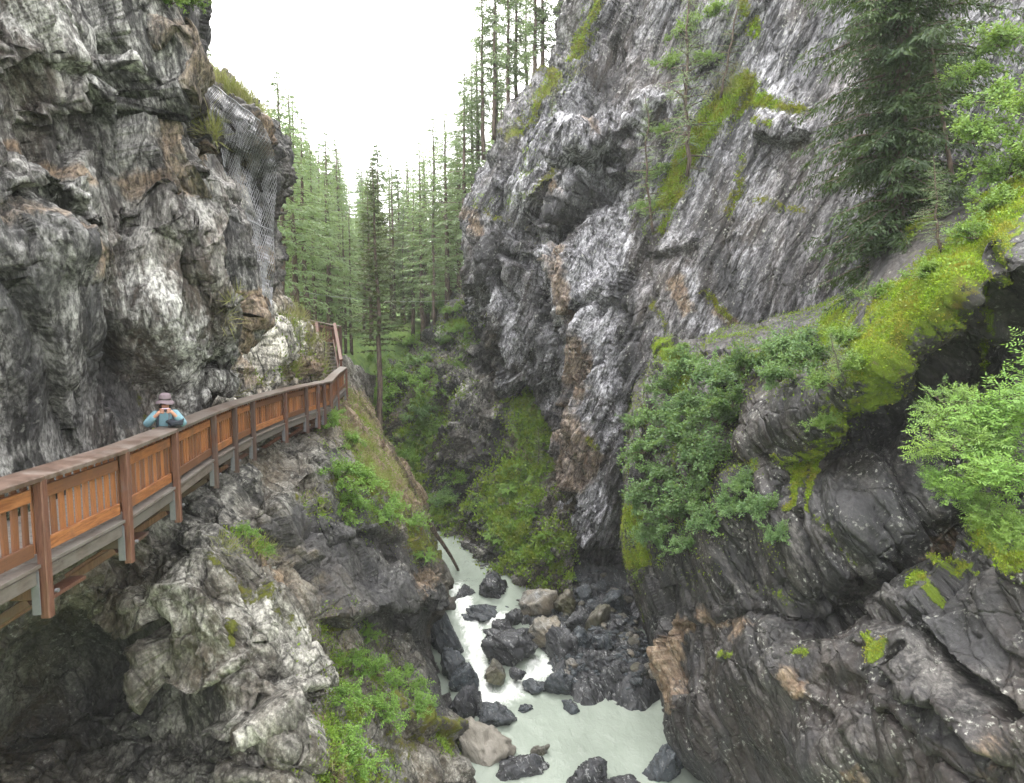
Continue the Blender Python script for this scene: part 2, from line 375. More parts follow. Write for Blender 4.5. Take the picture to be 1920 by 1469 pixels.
# ------------------------------------------------------------ cliffs
rows = lambda py, cols, Yf: [(px, py, Y * Yf) for px, Y in cols]
def acol(py, edge, Ye, f):
    return [(-620, py, 5.6*f), (-260, py, 7.0*f), (0, py, 8.8*f), (120, py, 10.2*f), (230, py, 11.8*f), (min(320, edge-60), py, 13.3*f), (edge-25, py, Ye-.9), (edge, py, Ye), (edge-12, py, Ye+1.6), (edge-50, py, Ye+5)]
netA = [acol(-900, 395, 22, 1.35), acol(-420, 385, 20, 1.25), acol(-120, 372, 18, 1.18), acol(0, 380, 17.3, 1.13), acol(100, 386, 17, 1.10), acol(200, 378, 16.8, 1.08), acol(290, 402, 16.8, 1.06), acol(380, 418, 16.8, 1.03), acol(470, 446, 16.8, 1.0),
        acol(560, 458, 16.6, .98), acol(620, 432, 16.3, .99), acol(680, 372, 15.4, 1.02), acol(740, 352, 15.2, 1.05), acol(830, 345, 15.0, 1.05), acol(960, 340, 14.8, 1.05), acol(1045, 340, 19, 1.34)]
sheet('gorge_wall_upper_left', netA, 2.7, M['rockA'],
    ledges=[([(-20, 262), (60, 300), (150, 345), (190, 480), (230, 560)], -.35, 90, -.2),
            ([(-20, 235), (90, 190), (190, 210), (330, 335), (395, 350)], .0, 50, .9, 55),
            ([(-30, 150), (60, 95), (140, 140), (200, 215)], .35, 60, .6),
            ([(100, 235), (125, 170), (160, 125)], .5, 25, .6), ([(0, 345), (90, 335), (170, 400)], .3, 40, .8),
            ([(235, 430), (250, 400), (300, 440), (360, 560)], .4, 45, .5), ([(300, 350), (350, 330), (400, 395)], .45, 35, .7),
            ([(205, 210), (250, 190), (262, 120)], .3, 25, .6), ([(452, 572), (420, 630), (360, 700)], .55, 70, 1.0, 30)],
    cracks=[([(262, 0), (268, 110), (255, 200)], 9, .5), ([(130, 640), (140, 740), (138, 840)], 4, .35), ([(300, 130), (315, 260), (330, 330)], 6, .45), ([(350, 560), (345, 640), (350, 690)], 7, .5),
            ([(45, 320), (62, 420), (30, 520)], 5, .2), ([(340, 70), (352, 180), (375, 300)], 6, .45), ([(210, 0), (230, 110)], 5, .3), ([(230, 540), (225, 640), (222, 760)], 16, .45)],
    bumps=[(130, 60, 80, 70, .2), (290, 200, 25, 60, .5), (325, 250, 22, 45, .5), (110, 460, 90, 70, .4), (390, 470, 40, 80, .5), (300, 620, 50, 80, .3), (60, 700, 90, 120, .25), (320, 320, 40, 30, .4), (245, 690, 28, 80, -.6)],
    strokes=[('rust', [(30, 400), (120, 440), (150, 520)], 30, .42), ('rust', [(240, 60), (262, 220), (285, 380)], 22, .45), ('rust', [(455, 560), (430, 640)], 12, .8), ('rust', [(60, 290), (150, 330)], 22, .6), ('rust', [(380, 210), (392, 350)], 12, .7), ('rust', [(260, 330), (300, 400)], 20, .5),
             ('pale', [(60, 30), (150, 130)], 60, .5), ('pale', [(250, 560), (330, 640), (330, 720)], 55, .5), ('pale', [(100, 330), (180, 430)], 35, .35), ('pale', [(20, 560), (120, 600)], 50, .3),
             ('dark', [(345, 0), (372, 110), (370, 60)], 26, .8), ('dark', [(225, 620), (235, 780)], 30, .75), ('dark', [(45, 560), (60, 800)], 50, .55), ('dark', [(160, 560), (200, 760)], 26, .5), ('dark', [(20, 420), (130, 480)], 50, .35),
             ('moss', [(258, 700), (265, 790)], 18, .50), ('moss', [(110, 330), (130, 340)], 12, .35), ('moss', [(70, 640), (90, 640)], 25, .22)],
    disp=mkdisp(BA, (1, .7, .28), [(2.6, .42), (.9, .13), (.32, .05)], .035, 11, .45, .2, ridge=.14,
        mask=lambda X, Y: (1.0 - .55 * np.clip(1 - np.hypot((X - 130) / 130, (Y - 60) / 110), 0, 1)) * (1 - .6 * sstep(430, 560, Y) * sstep(400, 260, X))))
# the netted crag and the pale slab behind
netB = [[(300, 60, 32), (350, 90, 31), (380, 160, 29), (420, 190, 29), (448, 230, 30), (474.24, 262, 31), (493.1, 290, 33), (497.2, 300, 36)],
        [(300, 100, 25), (340, 130, 23.5), (380, 138, 23.5), (420, 165, 24), (449.64, 215, 25), (476.7, 228, 26), (492.28, 262, 28), (490.64, 285, 34)],
        [(300, 220, 23), (350, 220, 22), (385, 215, 21.5), (425, 235, 22.5), (452.1, 260, 24), (480.8, 275, 25), (497.2, 290, 27), (493.1, 310, 33)],
        [(300, 330, 22), (350, 330, 21), (390, 330, 20.5), (430, 335, 21.5), (456.2, 345, 23), (480.8, 350, 24), (490.64, 355, 26), (484.9, 360, 33)],
        [(300, 450, 22), (350, 450, 21), (400, 450, 20), (440, 450, 21), (460.3, 450, 22.5), (480.8, 450, 24), (490.64, 450, 26), (484.9, 450, 33)],
        [(300, 550, 21), (360, 550, 20.5), (420, 550, 20), (448, 552, 20.5), (472.6, 555, 22), (490.64, 560, 23.5), (505.4, 562, 26), (501.3, 565, 33)],
        [(300, 640, 18), (360, 640, 18.5), (420, 630, 19), (465, 630, 20), (510, 625, 22), (540, 622, 24.5), (558, 618, 28), (562, 620, 36)],
        [(300, 700, 16.5), (360, 700, 17.2), (420, 695, 18.2), (470, 690, 20), (515, 680, 22.5), (556, 668, 26), (582, 662, 29), (586, 660, 38)],
        [(300, 760, 15.0), (370, 745, 16.6), (430, 728, 18.2), (485, 715, 20.5), (530, 706, 23.5), (570, 700, 27), (590, 700, 30), (598, 700, 40)],
        [(300, 850, 14), (370, 820, 15.6), (430, 800, 17.6), (485, 780, 20), (540, 760, 23.5), (575, 750, 27), (595, 750, 30), (602, 750, 40)]]
sheet('netted_crag', netB, 2.7, M['rockB'],
    ledges=[([(455, 600), (500, 590), (548, 600)], .3, 30, .4), ([(350, 735), (420, 700), (470, 705)], .3, 30, .5), ([(520, 560), (560, 575), (590, 600)], .4, 20, .6), ([(380, 215), (410, 250), (418, 300)], .5, 25, .6)],
    cracks=[([(400, 250), (412, 330), (405, 380)], 10, .7), ([(530, 570), (545, 640)], 6, .4), ([(560, 640), (590, 700)], 8, .4)],
    bumps=[(440, 250, 40, 50, .6), (495, 320, 20, 70, .7), (470, 480, 30, 60, .4), (500, 640, 40, 30, .3), (560, 690, 20, 20, .6)],
    strokes=[('pale', [(425, 400), (430, 450), (440, 600), (470, 680), (400, 730)], 42, .9), ('pale', [(520, 640), (480, 700)], 40, .8), ('dark', [(395, 190), (430, 210), (410, 330)], 34, .9), ('dark', [(450, 250), (490, 300), (480, 420), (480, 520)], 38, .85),
             ('rust', [(430, 640), (470, 720)], 26, .55), ('rust', [(540, 680), (590, 690)], 22, .6), ('rust', [(440, 240), (452, 290)], 14, .5), ('rust', [(455, 450), (462, 560)], 14, .5),
             ('moss', [(548, 600), (570, 630), (560, 700)], 16, .5), ('moss', [(440, 730), (520, 710), (600, 700)], 14, .45)],
    disp=mkdisp(BA, (1, 1, .5), [(1.7, .30), (.7, .15), (.3, .07)], .04, 23, .4, .25))
# lower left cliff under the boardwalk
netC = [[(-620, 1250, 4.8), (-300, 1150, 6.6), (0, 990, 9.3), (150, 930, 11), (300, 880, 13.4), (450, 815, 18.3), (560, 765, 25.3), (615, 742, 30), (650, 748, 33.5), (690, 770, 38), (690, 775, 48)],
        [(-620, 1400, 5.2), (-300, 1290, 7.2), (0, 1120, 10.4), (150, 1050, 12.0), (290, 990, 13.3), (430, 925, 14.4), (520, 890, 18), (600, 850, 21), (665, 850, 26), (722, 860, 32), (735, 862, 45)],
        [(-620, 1500, 5.8), (-300, 1400, 8.2), (0, 1200, 11.2), (140, 1120, 12.9), (250, 1085, 13.2), (370, 1020, 12.6), (460, 980, 13.8), (560, 950, 17), (670, 920, 22), (765, 925, 30), (780, 930, 42)],
        [(-620, 1600, 6.5), (-300, 1480, 9), (0, 1290, 12.9), (150, 1190, 14.0), (245, 1150, 12.6), (360, 1100, 11.7), (455, 1080, 12.7), (560, 1040, 16.2), (680, 990, 21.2), (798, 1030, 29.5), (806, 1035, 40)],
        [(-620, 1700, 6.8), (-300, 1560, 9.4), (0, 1370, 13.7), (130, 1290, 15.0), (240, 1245, 14.2), (345, 1190, 11.6), (455, 1150, 12.2), (575, 1120, 15.2), (690, 1060, 20.6), (815, 1085, 28.5), (822, 1088, 38)],
        [(-620, 1800, 7), (-300, 1640, 9.4), (0, 1400, 14.4), (130, 1350, 15.2), (240, 1320, 14.8), (340, 1262, 12.2), (460, 1200, 12.0), (585, 1180, 15.0), (705, 1130, 20.4), (830, 1140, 28.5), (836, 1142, 36)],
        [(-620, 1900, 7), (-300, 1750, 9.0), (0, 1469, 13.2), (130, 1410, 14.2), (240, 1390, 14.2), (345, 1370, 13.2), (470, 1290, 11.9), (598, 1260, 14.4), (700, 1215, 20.2), (806, 1200, 27.6), (812, 1205, 35)],
        [(-620, 2000, 6.5), (-300, 1900, 8.4), (0, 1600, 12), (130, 1520, 12.8), (240, 1470, 13.0), (350, 1440, 13.0), (480, 1380, 11.8), (605, 1340, 13.6), (690, 1300, 17.5), (812, 1290, 23.6), (820, 1300, 30)],
        [(-620, 2200, 6), (-300, 2050, 7.6), (0, 1750, 11), (130, 1650, 11.8), (240, 1580, 12.2), (350, 1520, 12.2), (490, 1469, 11.2), (612, 1440, 12.8), (700, 1400, 15.6), (840, 1370, 20.5), (850, 1380, 26)],
        [(-620, 3000, 5.6), (-300, 2600, 7), (0, 2200, 9.6), (130, 2000, 10.2), (240, 1900, 10.6), (360, 1850, 10.9), (500, 1800, 11), (630, 1720, 12.4), (750, 1640, 14), (895, 1560, 17.0), (900, 1580, 19)],
        [(-620, 3600, 6), (-300, 3200, 7), (0, 2900, 8.6), (130, 2500, 9.6), (240, 2300, 10.2), (360, 2200, 10.6), (500, 2100, 11), (640, 2000, 12.2), (770, 1860, 13.6), (905, 1700, 15.6), (915, 1720, 17)]]
netC = [[(a, b - 70, c + 3.5) for a, b, c in netC[0]]] + netC
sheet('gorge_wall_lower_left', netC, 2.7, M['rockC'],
    ledges=[([(215, 1150), (290, 1165), (330, 1262), (400, 1262), (470, 1220)], .75, 60, .9, 50), ([(400, 1370), (455, 1370), (540, 1300), (600, 1290)], .45, 45, .6, 35), ([(440, 1405), (500, 1390), (520, 1420)], .3, 25, .7),
            ([(620, 1160), (680, 1148), (760, 1130), (828, 1140)], .8, 50, .8, 40), ([(600, 1020), (680, 1000), (740, 1010)], .3, 40, .4), ([(715, 1365), (760, 1375), (855, 1380)], .5, 30, .3), ([(150, 1330), (210, 1350), (260, 1390)], .3, 50, .4)],
    cracks=[([(480, 860), (520, 1010), (545, 1060), (600, 1240)], 7, .6), ([(600, 900), (612, 1000), (640, 1100)], 9, .6), ([(310, 1395), (250, 1469)], 6, .5), ([(700, 1010), (780, 1100)], 7, .3), ([(60, 1460), (140, 1380), (280, 1380)], 7, .3)],
    bumps=[(300, 1168, 22, 10, -.35), (620, 1240, 22, 28, -.5), (740, 1120, 60, 50, .4), (250, 1350, 50, 60, .5), (525, 1275, 28, 20, -.5), (480, 1440, 50, 25, -.8), (150, 1250, 120, 90, -.6)],
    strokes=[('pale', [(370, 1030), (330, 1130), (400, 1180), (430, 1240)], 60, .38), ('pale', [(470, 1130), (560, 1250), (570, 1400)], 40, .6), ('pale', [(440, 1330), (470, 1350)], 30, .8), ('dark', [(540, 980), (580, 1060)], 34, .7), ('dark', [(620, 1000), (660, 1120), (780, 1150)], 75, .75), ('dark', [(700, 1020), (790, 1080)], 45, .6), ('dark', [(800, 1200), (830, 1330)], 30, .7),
             ('moss', [(410, 1200), (418, 1180)], 14, .72), ('moss', [(385, 1035), (470, 1100), (530, 1170), (550, 1210)], 16, .50), ('moss', [(640, 900), (740, 950), (800, 1040)], 34, .62), ('moss', [(590, 1380), (600, 1469)], 26, .66), ('moss', [(620, 1170), (640, 1180)], 16, .62), ('moss', [(770, 1370), (840, 1390)], 20, .85), ('moss', [(700, 1330), (740, 1400), (700, 1469)], 60, .45), ('moss', [(560, 930), (590, 960)], 14, .5),
             ('rust', [(650, 770), (680, 850), (760, 930)], 40, .85), ('rust', [(500, 1040), (540, 1110)], 16, .6), ('rust', [(605, 1340), (612, 1469)], 12, .9), ('rust', [(740, 1110), (800, 1080)], 22, .5), ('dark', [(40, 1200), (180, 1230), (250, 1300), (60, 1400)], 100, .45)],  # last dark stroke paints cave shade over the damp bluish rock
    disp=mkdisp(BC, (1, .8, .42), [(2.2, .36), (.85, .15), (.35, .05)], .035, 37, .4, .22, ridge=.10,
        mask=lambda X, Y: .62 - .22 * sstep(1050, 1420, Y) * sstep(330, 100, X)))
# the big massif on the right bank
netD = [[(1150, -900, 70), (1140, -900, 56), (1200, -900, 50), (1290, -900, 46), (1390, -900, 42), (1500, -900, 38), (1620, -900, 34), (1750, -900, 30), (1900, -900, 27), (2200, -900, 23)],
        [(1120, -300, 62), (1110, -300, 49), (1160, -300, 44.5), (1240, -300, 41), (1330, -300, 38), (1420, -300, 35), (1520, -300, 32), (1650, -300, 28.5), (1800, -300, 25.5), (2100, -300, 22)],
        [(1085, -20, 58), (1072, -10, 46), (1130, 0, 42.5), (1230, 0, 39.5), (1330, 0, 36.5), (1430, 0, 33.5), (1540, 0, 30.5), (1660, 0, 27.5), (1800, 0, 24.5), (2050, 0, 21)],
        [(1080, 110, 57), (1062, 120, 46), (1125, 120, 42), (1225, 120, 39), (1325, 120, 36), (1425, 120, 33), (1540, 120, 29.8), (1660, 120, 26.8), (1800, 120, 23.8), (2050, 120, 20.5)],
        [(990, 200, 58), (968, 225, 47), (1050, 220, 43), (1170, 220, 39.2), (1300, 220, 35.6), (1420, 220, 32.2), (1540, 230, 29), (1660, 230, 26.2), (1800, 230, 23.2), (2050, 230, 20)],
        [(950, 290, 58), (932, 305, 47), (1020, 300, 43), (1140, 300, 39), (1270, 300, 35.4), (1400, 310, 32), (1530, 320, 28.8), (1660, 320, 26), (1800, 320, 23), (2050, 320, 20)],
        [(905, 375, 58), (888, 385, 47.5), (965, 380, 43.8), (1080, 385, 39.8), (1220, 390, 35.8), (1370, 400, 32), (1520, 400, 28.6), (1660, 400, 25.8), (1800, 400, 23), (2050, 400, 20)],
        [(895, 480, 58), (876, 490, 47.5), (950, 490, 43.6), (1060, 490, 39.5), (1200, 490, 35.4), (1350, 490, 31.8), (1510, 490, 28.4), (1660, 500, 25.6), (1800, 500, 23), (2050, 500, 20)],
        [(920, 570, 58), (903, 585, 47.5), (965, 585, 43.2), (1060, 585, 39.0), (1190, 585, 35.2), (1340, 585, 31.8), (1510, 590, 28.4), (1660, 600, 25.8), (1800, 600, 23), (2050, 600, 20)],
        [(955, 650, 58), (940, 665, 48), (990, 665, 43.2), (1070, 665, 38.6), (1180, 670, 35.2), (1330, 680, 32), (1500, 690, 29), (1660, 700, 26.5), (1800, 700, 24), (2050, 700, 21)],
        [(1000, 715, 58), (990, 725, 47), (1030, 735, 42.5), (1085, 750, 38), (1165, 760, 35.4), (1310, 780, 32.6), (1480, 790, 30), (1660, 800, 28), (1800, 800, 26), (2050, 800, 23)],
        [(1050, 810, 56), (1040, 820, 43), (1065, 830, 39.5), (1105, 840, 36.8), (1165, 850, 35.2), (1300, 880, 32.8), (1480, 900, 31), (1660, 900, 29), (1800, 900, 28), (2050, 900, 25)],
        [(1065, 900, 54), (1052, 910, 41.5), (1075, 925, 38.6), (1110, 935, 36.4), (1165, 950, 35.2), (1300, 980, 33), (1480, 1000, 31), (1660, 1000, 30), (1800, 1000, 28), (2050, 1000, 26)],
        [(1065, 1000, 52), (1050, 1010, 40.2), (1080, 1025, 38.4), (1120, 1035, 37.5), (1170, 1045, 36.4), (1240, 1060, 34), (1480, 1100, 32), (1660, 1100, 31), (1800, 1100, 29), (2050, 1100, 27)],
        [(1030, 1090, 50), (1020, 1100, 38.6), (1070, 1095, 38.8), (1125, 1095, 38.6), (1175, 1100, 37.6), (1235, 1150, 33), (1480, 1250, 31), (1660, 1250, 30), (1800, 1250, 29), (2050, 1250, 27)],
        [(1030, 1190, 50), (1020, 1190, 37), (1070, 1190, 37), (1125, 1190, 37), (1175, 1190, 36), (1235, 1250, 31.5), (1480, 1350, 31), (1660, 1350, 30), (1800, 1350, 29), (2050, 1350, 27)]]
sheet('gorge_wall_right', netD, 2.7, M['rockD'],
    ledges=[([(1000, 395), (1055, 335), (1110, 300), (1150, 290), (1200, 245), (1240, 200)], 1.1, 60, 1.0, 60), ([(1110, 300), (1125, 320), (1170, 312), (1200, 245)], .4, 30, .9, 22),
            ([(1000, 435), (1050, 415), (1105, 345), (1125, 300)], .8, 40, 1.2, 45), ([(1425, 262), (1470, 272), (1512, 255)], .7, 45, .8, 20), ([(1210, 480), (1280, 470), (1300, 455)], .5, 35, .6, 20),
            ([(945, 715), (990, 710), (1030, 725)], .8, 50, 1.2, 30), ([(1070, 590), (1100, 580), (1130, 540)], .6, 30, .8, 22), ([(905, 590), (945, 650), (975, 715)], .5, 30, .9, 25),
            ([(1040, 820), (1060, 900), (1100, 960)], .4, 25, .5), ([(1100, 1000), (1150, 1045), (1190, 1040)], .7, 40, 1.2, 30), ([(1055, 120), (1078, 150), (1050, 240)], .4, 20, .6), ([(945, 480), (990, 500), (1000, 560), (1030, 650)], -.7, 30, .4, 30)],
    cracks=[([(1000, 500), (1010, 570), (1050, 680)], 16, 1.0), ([(1150, 420), (1160, 560), (1165, 700), (1175, 900)], 10, .5), ([(1120, 320), (1130, 430), (1150, 560)], 6, .4), ([(975, 430), (1005, 450), (1010, 500)], 14, .7), ([(1075, 160), (1060, 230), (1000, 330)], 9, .6),
            ([(1210, 490), (1230, 560), (1200, 640)], 7, .4), ([(1170, 760), (1185, 880), (1180, 1010)], 20, 1.0), ([(925, 430), (935, 520), (960, 620)], 9, .6), ([(1100, 690), (1085, 800), (1095, 900)], 8, .6), ([(1065, 860), (1075, 960)], 9, .6)],
    bumps=[(1060, 500, 30, 70, .6), (1085, 470, 30, 60, .4), (1120, 640, 45, 70, .8), (1110, 830, 45, 80, .9), (1100, 960, 35, 50, .9), (1470, 240, 60, 30, .5), (915, 470, 25, 60, .8), (960, 250, 20, 50, .6), (1170, 1010, 16, 50, -1.0), (1200, 620, 60, 80, .3)],
    strokes=[('pale', [(1110, 350), (1130, 420), (1130, 500), (1120, 600), (1150, 700)], 46, 1.0), ('pale', [(1025, 470), (1040, 520), (1050, 600), (1080, 700)], 38, 1.0), ('pale', [(920, 540), (950, 580), (965, 660)], 22, .8), ('pale', [(1075, 760), (1120, 790), (1090, 900), (1110, 960)], 42, 1.0), ('pale', [(1000, 330), (980, 380)], 28, .6), ('pale', [(1090, 200), (1030, 280), (1130, 260)], 46, .7), ('pale', [(1290, 150), (1190, 260)], 30, .4),
             ('pale', [(1440, 130), (1480, 240)], 50, .45), ('pale', [(1290, 520), (1310, 600), (1350, 640)], 30, .4), ('pale', [(860, 640), (880, 720)], 18, .6), ('pale', [(1410, 330), (1380, 460)], 40, .35),
             ('dark', [(930, 460), (920, 520)], 24, .8), ('dark', [(1005, 560), (1030, 640)], 22, .9), ('dark', [(1170, 540), (1190, 700), (1180, 900), (1170, 1040)], 30, .65), ('dark', [(1350, 480), (1370, 600)], 30, .5), ('dark', [(1150, 170), (1110, 220)], 30, .5), ('dark', [(1010, 410), (1080, 400), (1110, 350)], 14, .8), ('dark', [(1100, 1060), (1170, 1060)], 40, .8), ('dark', [(1480, 100), (1560, 260)], 50, .3), ('dark', [(1700, 180), (1800, 300)], 80, .6),  # narrow dark stroke below the overhang shelf paints its shadow into the tone
             ('rust', [(1050, 470), (1070, 560), (1080, 620)], 16, .7), ('rust', [(1085, 640), (1100, 740)], 22, .8), ('rust', [(1070, 780), (1110, 860), (1060, 900)], 34, .95), ('rust', [(1030, 390), (1060, 370)], 16, .7), ('rust', [(1270, 530), (1285, 580)], 14, .9), ('rust', [(1345, 590), (1370, 620)], 14, .7), ('rust', [(1140, 270), (1120, 250)], 16, .5), ('rust', [(900, 440), (890, 400)], 14, .5),
             ('moss', [(1120, 10), (1095, 70), (1085, 120)], 22, .72), ('moss', [(1050, 150), (1000, 220), (960, 260)], 18, .66), ('moss', [(1080, 250), (1040, 320), (1010, 390)], 16, .5), ('moss', [(1400, 20), (1410, 60)], 26, .66), ('moss', [(1400, 160), (1350, 210), (1310, 260), (1270, 310), (1250, 370)], 34, .86), ('moss', [(1380, 190), (1440, 190), (1500, 210)], 22, .60), ('moss', [(1430, 240), (1460, 250)], 18, .6),
             ('moss', [(1390, 300), (1390, 350), (1370, 400)], 22, .56), ('moss', [(1420, 380), (1500, 400)], 22, .5), ('moss', [(1320, 550), (1360, 600)], 12, .70), ('moss', [(1260, 380), (1240, 430)], 14, .6), ('moss', [(980, 420), (1000, 440), (900, 400)], 14, .5), ('moss', [(1230, 560), (1260, 640)], 14, .5), ('moss', [(1120, 820), (1130, 830)], 12, .6), ('moss', [(1200, 840), (1215, 740)], 14, .6), ('moss', [(880, 600), (900, 590)], 10, .6)],
    disp=mkdisp(BD, (1, .7, .28), [(3.4, .62), (1.4, .32), (.55, .13)], .07, 51, .6, .12, ridge=.38, crk=.05, blade=.42, bper=.9,
        mask=lambda X, Y: .92 - .66 * sstep(1130, 1260, X)))
# far bank under the overhang, with its debris cone
netE = [[(560, 640, 75), (640, 640, 74), (720, 660, 72), (780, 660, 69), (835, 590, 66), (880, 560, 63), (930, 600, 60), (1000, 700, 56), (1080, 700, 54)],
        [(560, 700, 64), (640, 700, 63), (720, 700, 62), (775, 690, 60), (828, 620, 57), (880, 575, 54), (930, 620, 51), (1000, 710, 49), (1080, 760, 46)],
        [(560, 820, 58), (640, 800, 58), (715, 780, 56), (778, 750, 53), (830, 700, 52), (885, 680, 50.5), (940, 700, 49.5), (1000, 750, 47.5), (1080, 800, 43)],
        [(560, 900, 56), (640, 880, 55), (720, 850, 53), (780, 830, 50.5), (835, 790, 50), (885, 780, 48.5), (935, 790, 47), (1000, 800, 44.5), (1070, 830, 41.5)],
        [(560, 960, 53), (660, 950, 52), (735, 930, 50.5), (790, 910, 48.5), (840, 880, 48.5), (882, 870, 47.5), (920, 890, 45), (990, 880, 42), (1070, 890, 40)],
        [(560, 1020, 50), (680, 1010, 49.5), (750, 990, 48.5), (800, 980, 47), (845, 960, 46.8), (885, 945, 45.5), (920, 950, 43.0), (1000, 960, 40), (1075, 960, 38.4)],
        [(560, 1070, 47), (690, 1040, 47), (760, 1025, 46), (805, 1022, 45.6), (845, 1020, 45.6), (875, 1025, 44), (905, 1030, 41), (990, 1030, 38.5), (1075, 1030, 37.4)],
        [(560, 1100, 44), (700, 1070, 44), (765, 1052, 44), (805, 1050, 44), (840, 1050, 43.6), (868, 1068, 41.5), (900, 1085, 39), (985, 1090, 37.2), (1075, 1095, 36.4)],
        [(560, 1200, 40), (700, 1140, 42), (765, 1100, 43), (805, 1090, 43.2), (835, 1095, 42), (860, 1130, 39), (890, 1140, 37), (985, 1150, 35.6), (1075, 1150, 35.4)]]
sheet('far_bank', netE, 2.8, M['rockE'],
    ledges=[([(835, 600), (900, 580)], .5, 25, .4), ([(860, 660), (920, 690), (950, 720)], .7, 40, .8), ([(800, 880), (850, 860), (890, 900)], .6, 30, .5), ([(810, 1000), (860, 980), (885, 985)], .5, 25, .5), ([(730, 730), (780, 720), (820, 690)], .7, 30, .5)],
    cracks=[([(940, 800), (900, 880), (860, 960)], 10, 1.0), ([(830, 700), (820, 850), (800, 960)], 12, .8), ([(740, 830), (790, 780)], 8, .5)],
    bumps=[(870, 760, 30, 60, .9), (900, 830, 30, 40, .6), (860, 1010, 20, 25, .6), (960, 1020, 60, 60, .8)],
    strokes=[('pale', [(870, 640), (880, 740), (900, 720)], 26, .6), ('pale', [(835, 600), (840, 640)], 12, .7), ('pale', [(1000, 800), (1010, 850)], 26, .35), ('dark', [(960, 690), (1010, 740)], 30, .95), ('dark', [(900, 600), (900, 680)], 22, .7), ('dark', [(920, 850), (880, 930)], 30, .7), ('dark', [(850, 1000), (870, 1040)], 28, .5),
             ('moss', [(835, 620), (900, 580), (850, 680)], 20, .6), ('moss', [(800, 760), (790, 820), (760, 900), (770, 980)], 40, .75), ('moss', [(700, 880), (720, 960)], 50, .7), ('moss', [(870, 960), (840, 990)], 30, .6), ('moss', [(1010, 770), (980, 880), (940, 960), (980, 1040)], 52, .72), ('moss', [(1040, 1000), (1050, 1060)], 26, .5), ('moss', [(880, 880), (860, 930)], 22, .4),
             ('rust', [(1000, 790), (940, 900)], 24, .4), ('rust', [(740, 780), (700, 840)], 20, .35)],
    disp=mkdisp(BE, (1, .8, .5), [(2.4, .5), (1.0, .3), (.42, .15)], .10, 67, .6, .15, ridge=.2,
        mask=lambda X, Y: 1.0))
# near right bank
netF = [[(1225, 660, 38), (1330, 655, 37), (1420, 630, 35), (1520, 600, 33), (1600, 570, 31), (1690, 465, 29), (1800, 430, 27), (1930, 400, 25), (2200, 300, 21)],
        [(1236, 645, 30.5), (1330, 640, 29), (1420, 610, 27.5), (1520, 585, 25.5), (1590, 545, 23.5), (1680, 440, 21.5), (1800, 390, 19.5), (1930, 330, 17), (2250, 200, 14)],
        [(1192, 760, 28.5), (1280, 735, 26), (1380, 695, 23.5), (1475, 670, 21.5), (1555, 640, 19.4), (1650, 545, 17.9), (1760, 480, 16.2), (1910, 400, 14.2), (2250, 330, 12)],
        [(1178, 870, 27.2), (1265, 850, 24.4), (1360, 815, 21.8), (1440, 790, 19.6), (1530, 745, 17.2), (1620, 700, 15.4), (1730, 620, 14.4), (1870, 530, 13.2), (2250, 480, 11)],
        [(1178, 970, 26.6), (1262, 950, 23.6), (1362, 900, 21.2), (1432, 860, 20.2), (1510, 850, 18.6), (1610, 795, 18.4), (1725, 710, 17.6), (1870, 640, 16), (2250, 600, 13)],
        [(1184, 1070, 26.2), (1255, 1045, 23.0), (1350, 1000, 20.6), (1420, 970, 19.4), (1495, 950, 17.6), (1605, 910, 16.6), (1720, 850, 15.8), (1860, 780, 14.6), (2250, 760, 12)],
        [(1198, 1130, 26), (1270, 1110, 22.6), (1355, 1090, 20.2), (1430, 1090, 18.9), (1515, 1080, 17.0), (1612, 1040, 16.0), (1720, 970, 15.3), (1860, 890, 14.2), (2250, 870, 11.5)],
        [(1212, 1190, 25.8), (1285, 1160, 22.2), (1362, 1140, 20), (1440, 1150, 18.4), (1535, 1160, 17.2), (1620, 1115, 16.6), (1725, 1055, 15.6), (1860, 965, 14.4), (2250, 950, 11)],
        [(1225, 1255, 25), (1295, 1230, 21.4), (1375, 1215, 19), (1460, 1200, 17), (1560, 1195, 15.2), (1655, 1165, 13.6), (1770, 1110, 12.6), (1900, 1040, 11.6), (2250, 1020, 9.5)],
        [(1232, 1320, 24), (1315, 1300, 20.6), (1395, 1290, 18.2), (1480, 1280, 16.2), (1585, 1280, 14.6), (1690, 1245, 13.0), (1795, 1200, 12.0), (1920, 1150, 11.0), (2250, 1140, 9)],
        [(1262, 1400, 22.4), (1345, 1380, 19.4), (1425, 1370, 17.2), (1520, 1370, 15.2), (1620, 1370, 13.6), (1730, 1350, 12.3), (1830, 1330, 11.2), (1950, 1290, 10.4), (2270, 1290, 8.5)],
        [(1350, 1480, 20), (1435, 1475, 17.6), (1510, 1470, 15.9), (1590, 1475, 14.2), (1690, 1480, 12.8), (1790, 1470, 11.4), (1890, 1450, 10.4), (2010, 1420, 9.6), (2300, 1420, 7.8)],
        [(1420, 1620, 17.8), (1500, 1640, 16), (1580, 1660, 14.4), (1660, 1680, 13), (1770, 1700, 11.6), (1880, 1700, 10.4), (1990, 1700, 9.5), (2130, 1700, 8.7), (2400, 1700, 7.4)],
        [(1500, 1900, 14.5), (1580, 1920, 13.5), (1680, 1960, 12.2), (1780, 2000, 11), (1900, 2050, 10), (2030, 2100, 9), (2160, 2150, 8.2), (2320, 2200, 7.5), (2600, 2200, 6.6)]]
netF = [[(r[0][0] + 12, r[0][1], r[0][2] + 9), (r[0][0] - 2, r[0][1], r[0][2] + 2.2)] + [(r[0][0] + 14, r[0][1], r[0][2] - .5)] + r[1:] for r in netF]
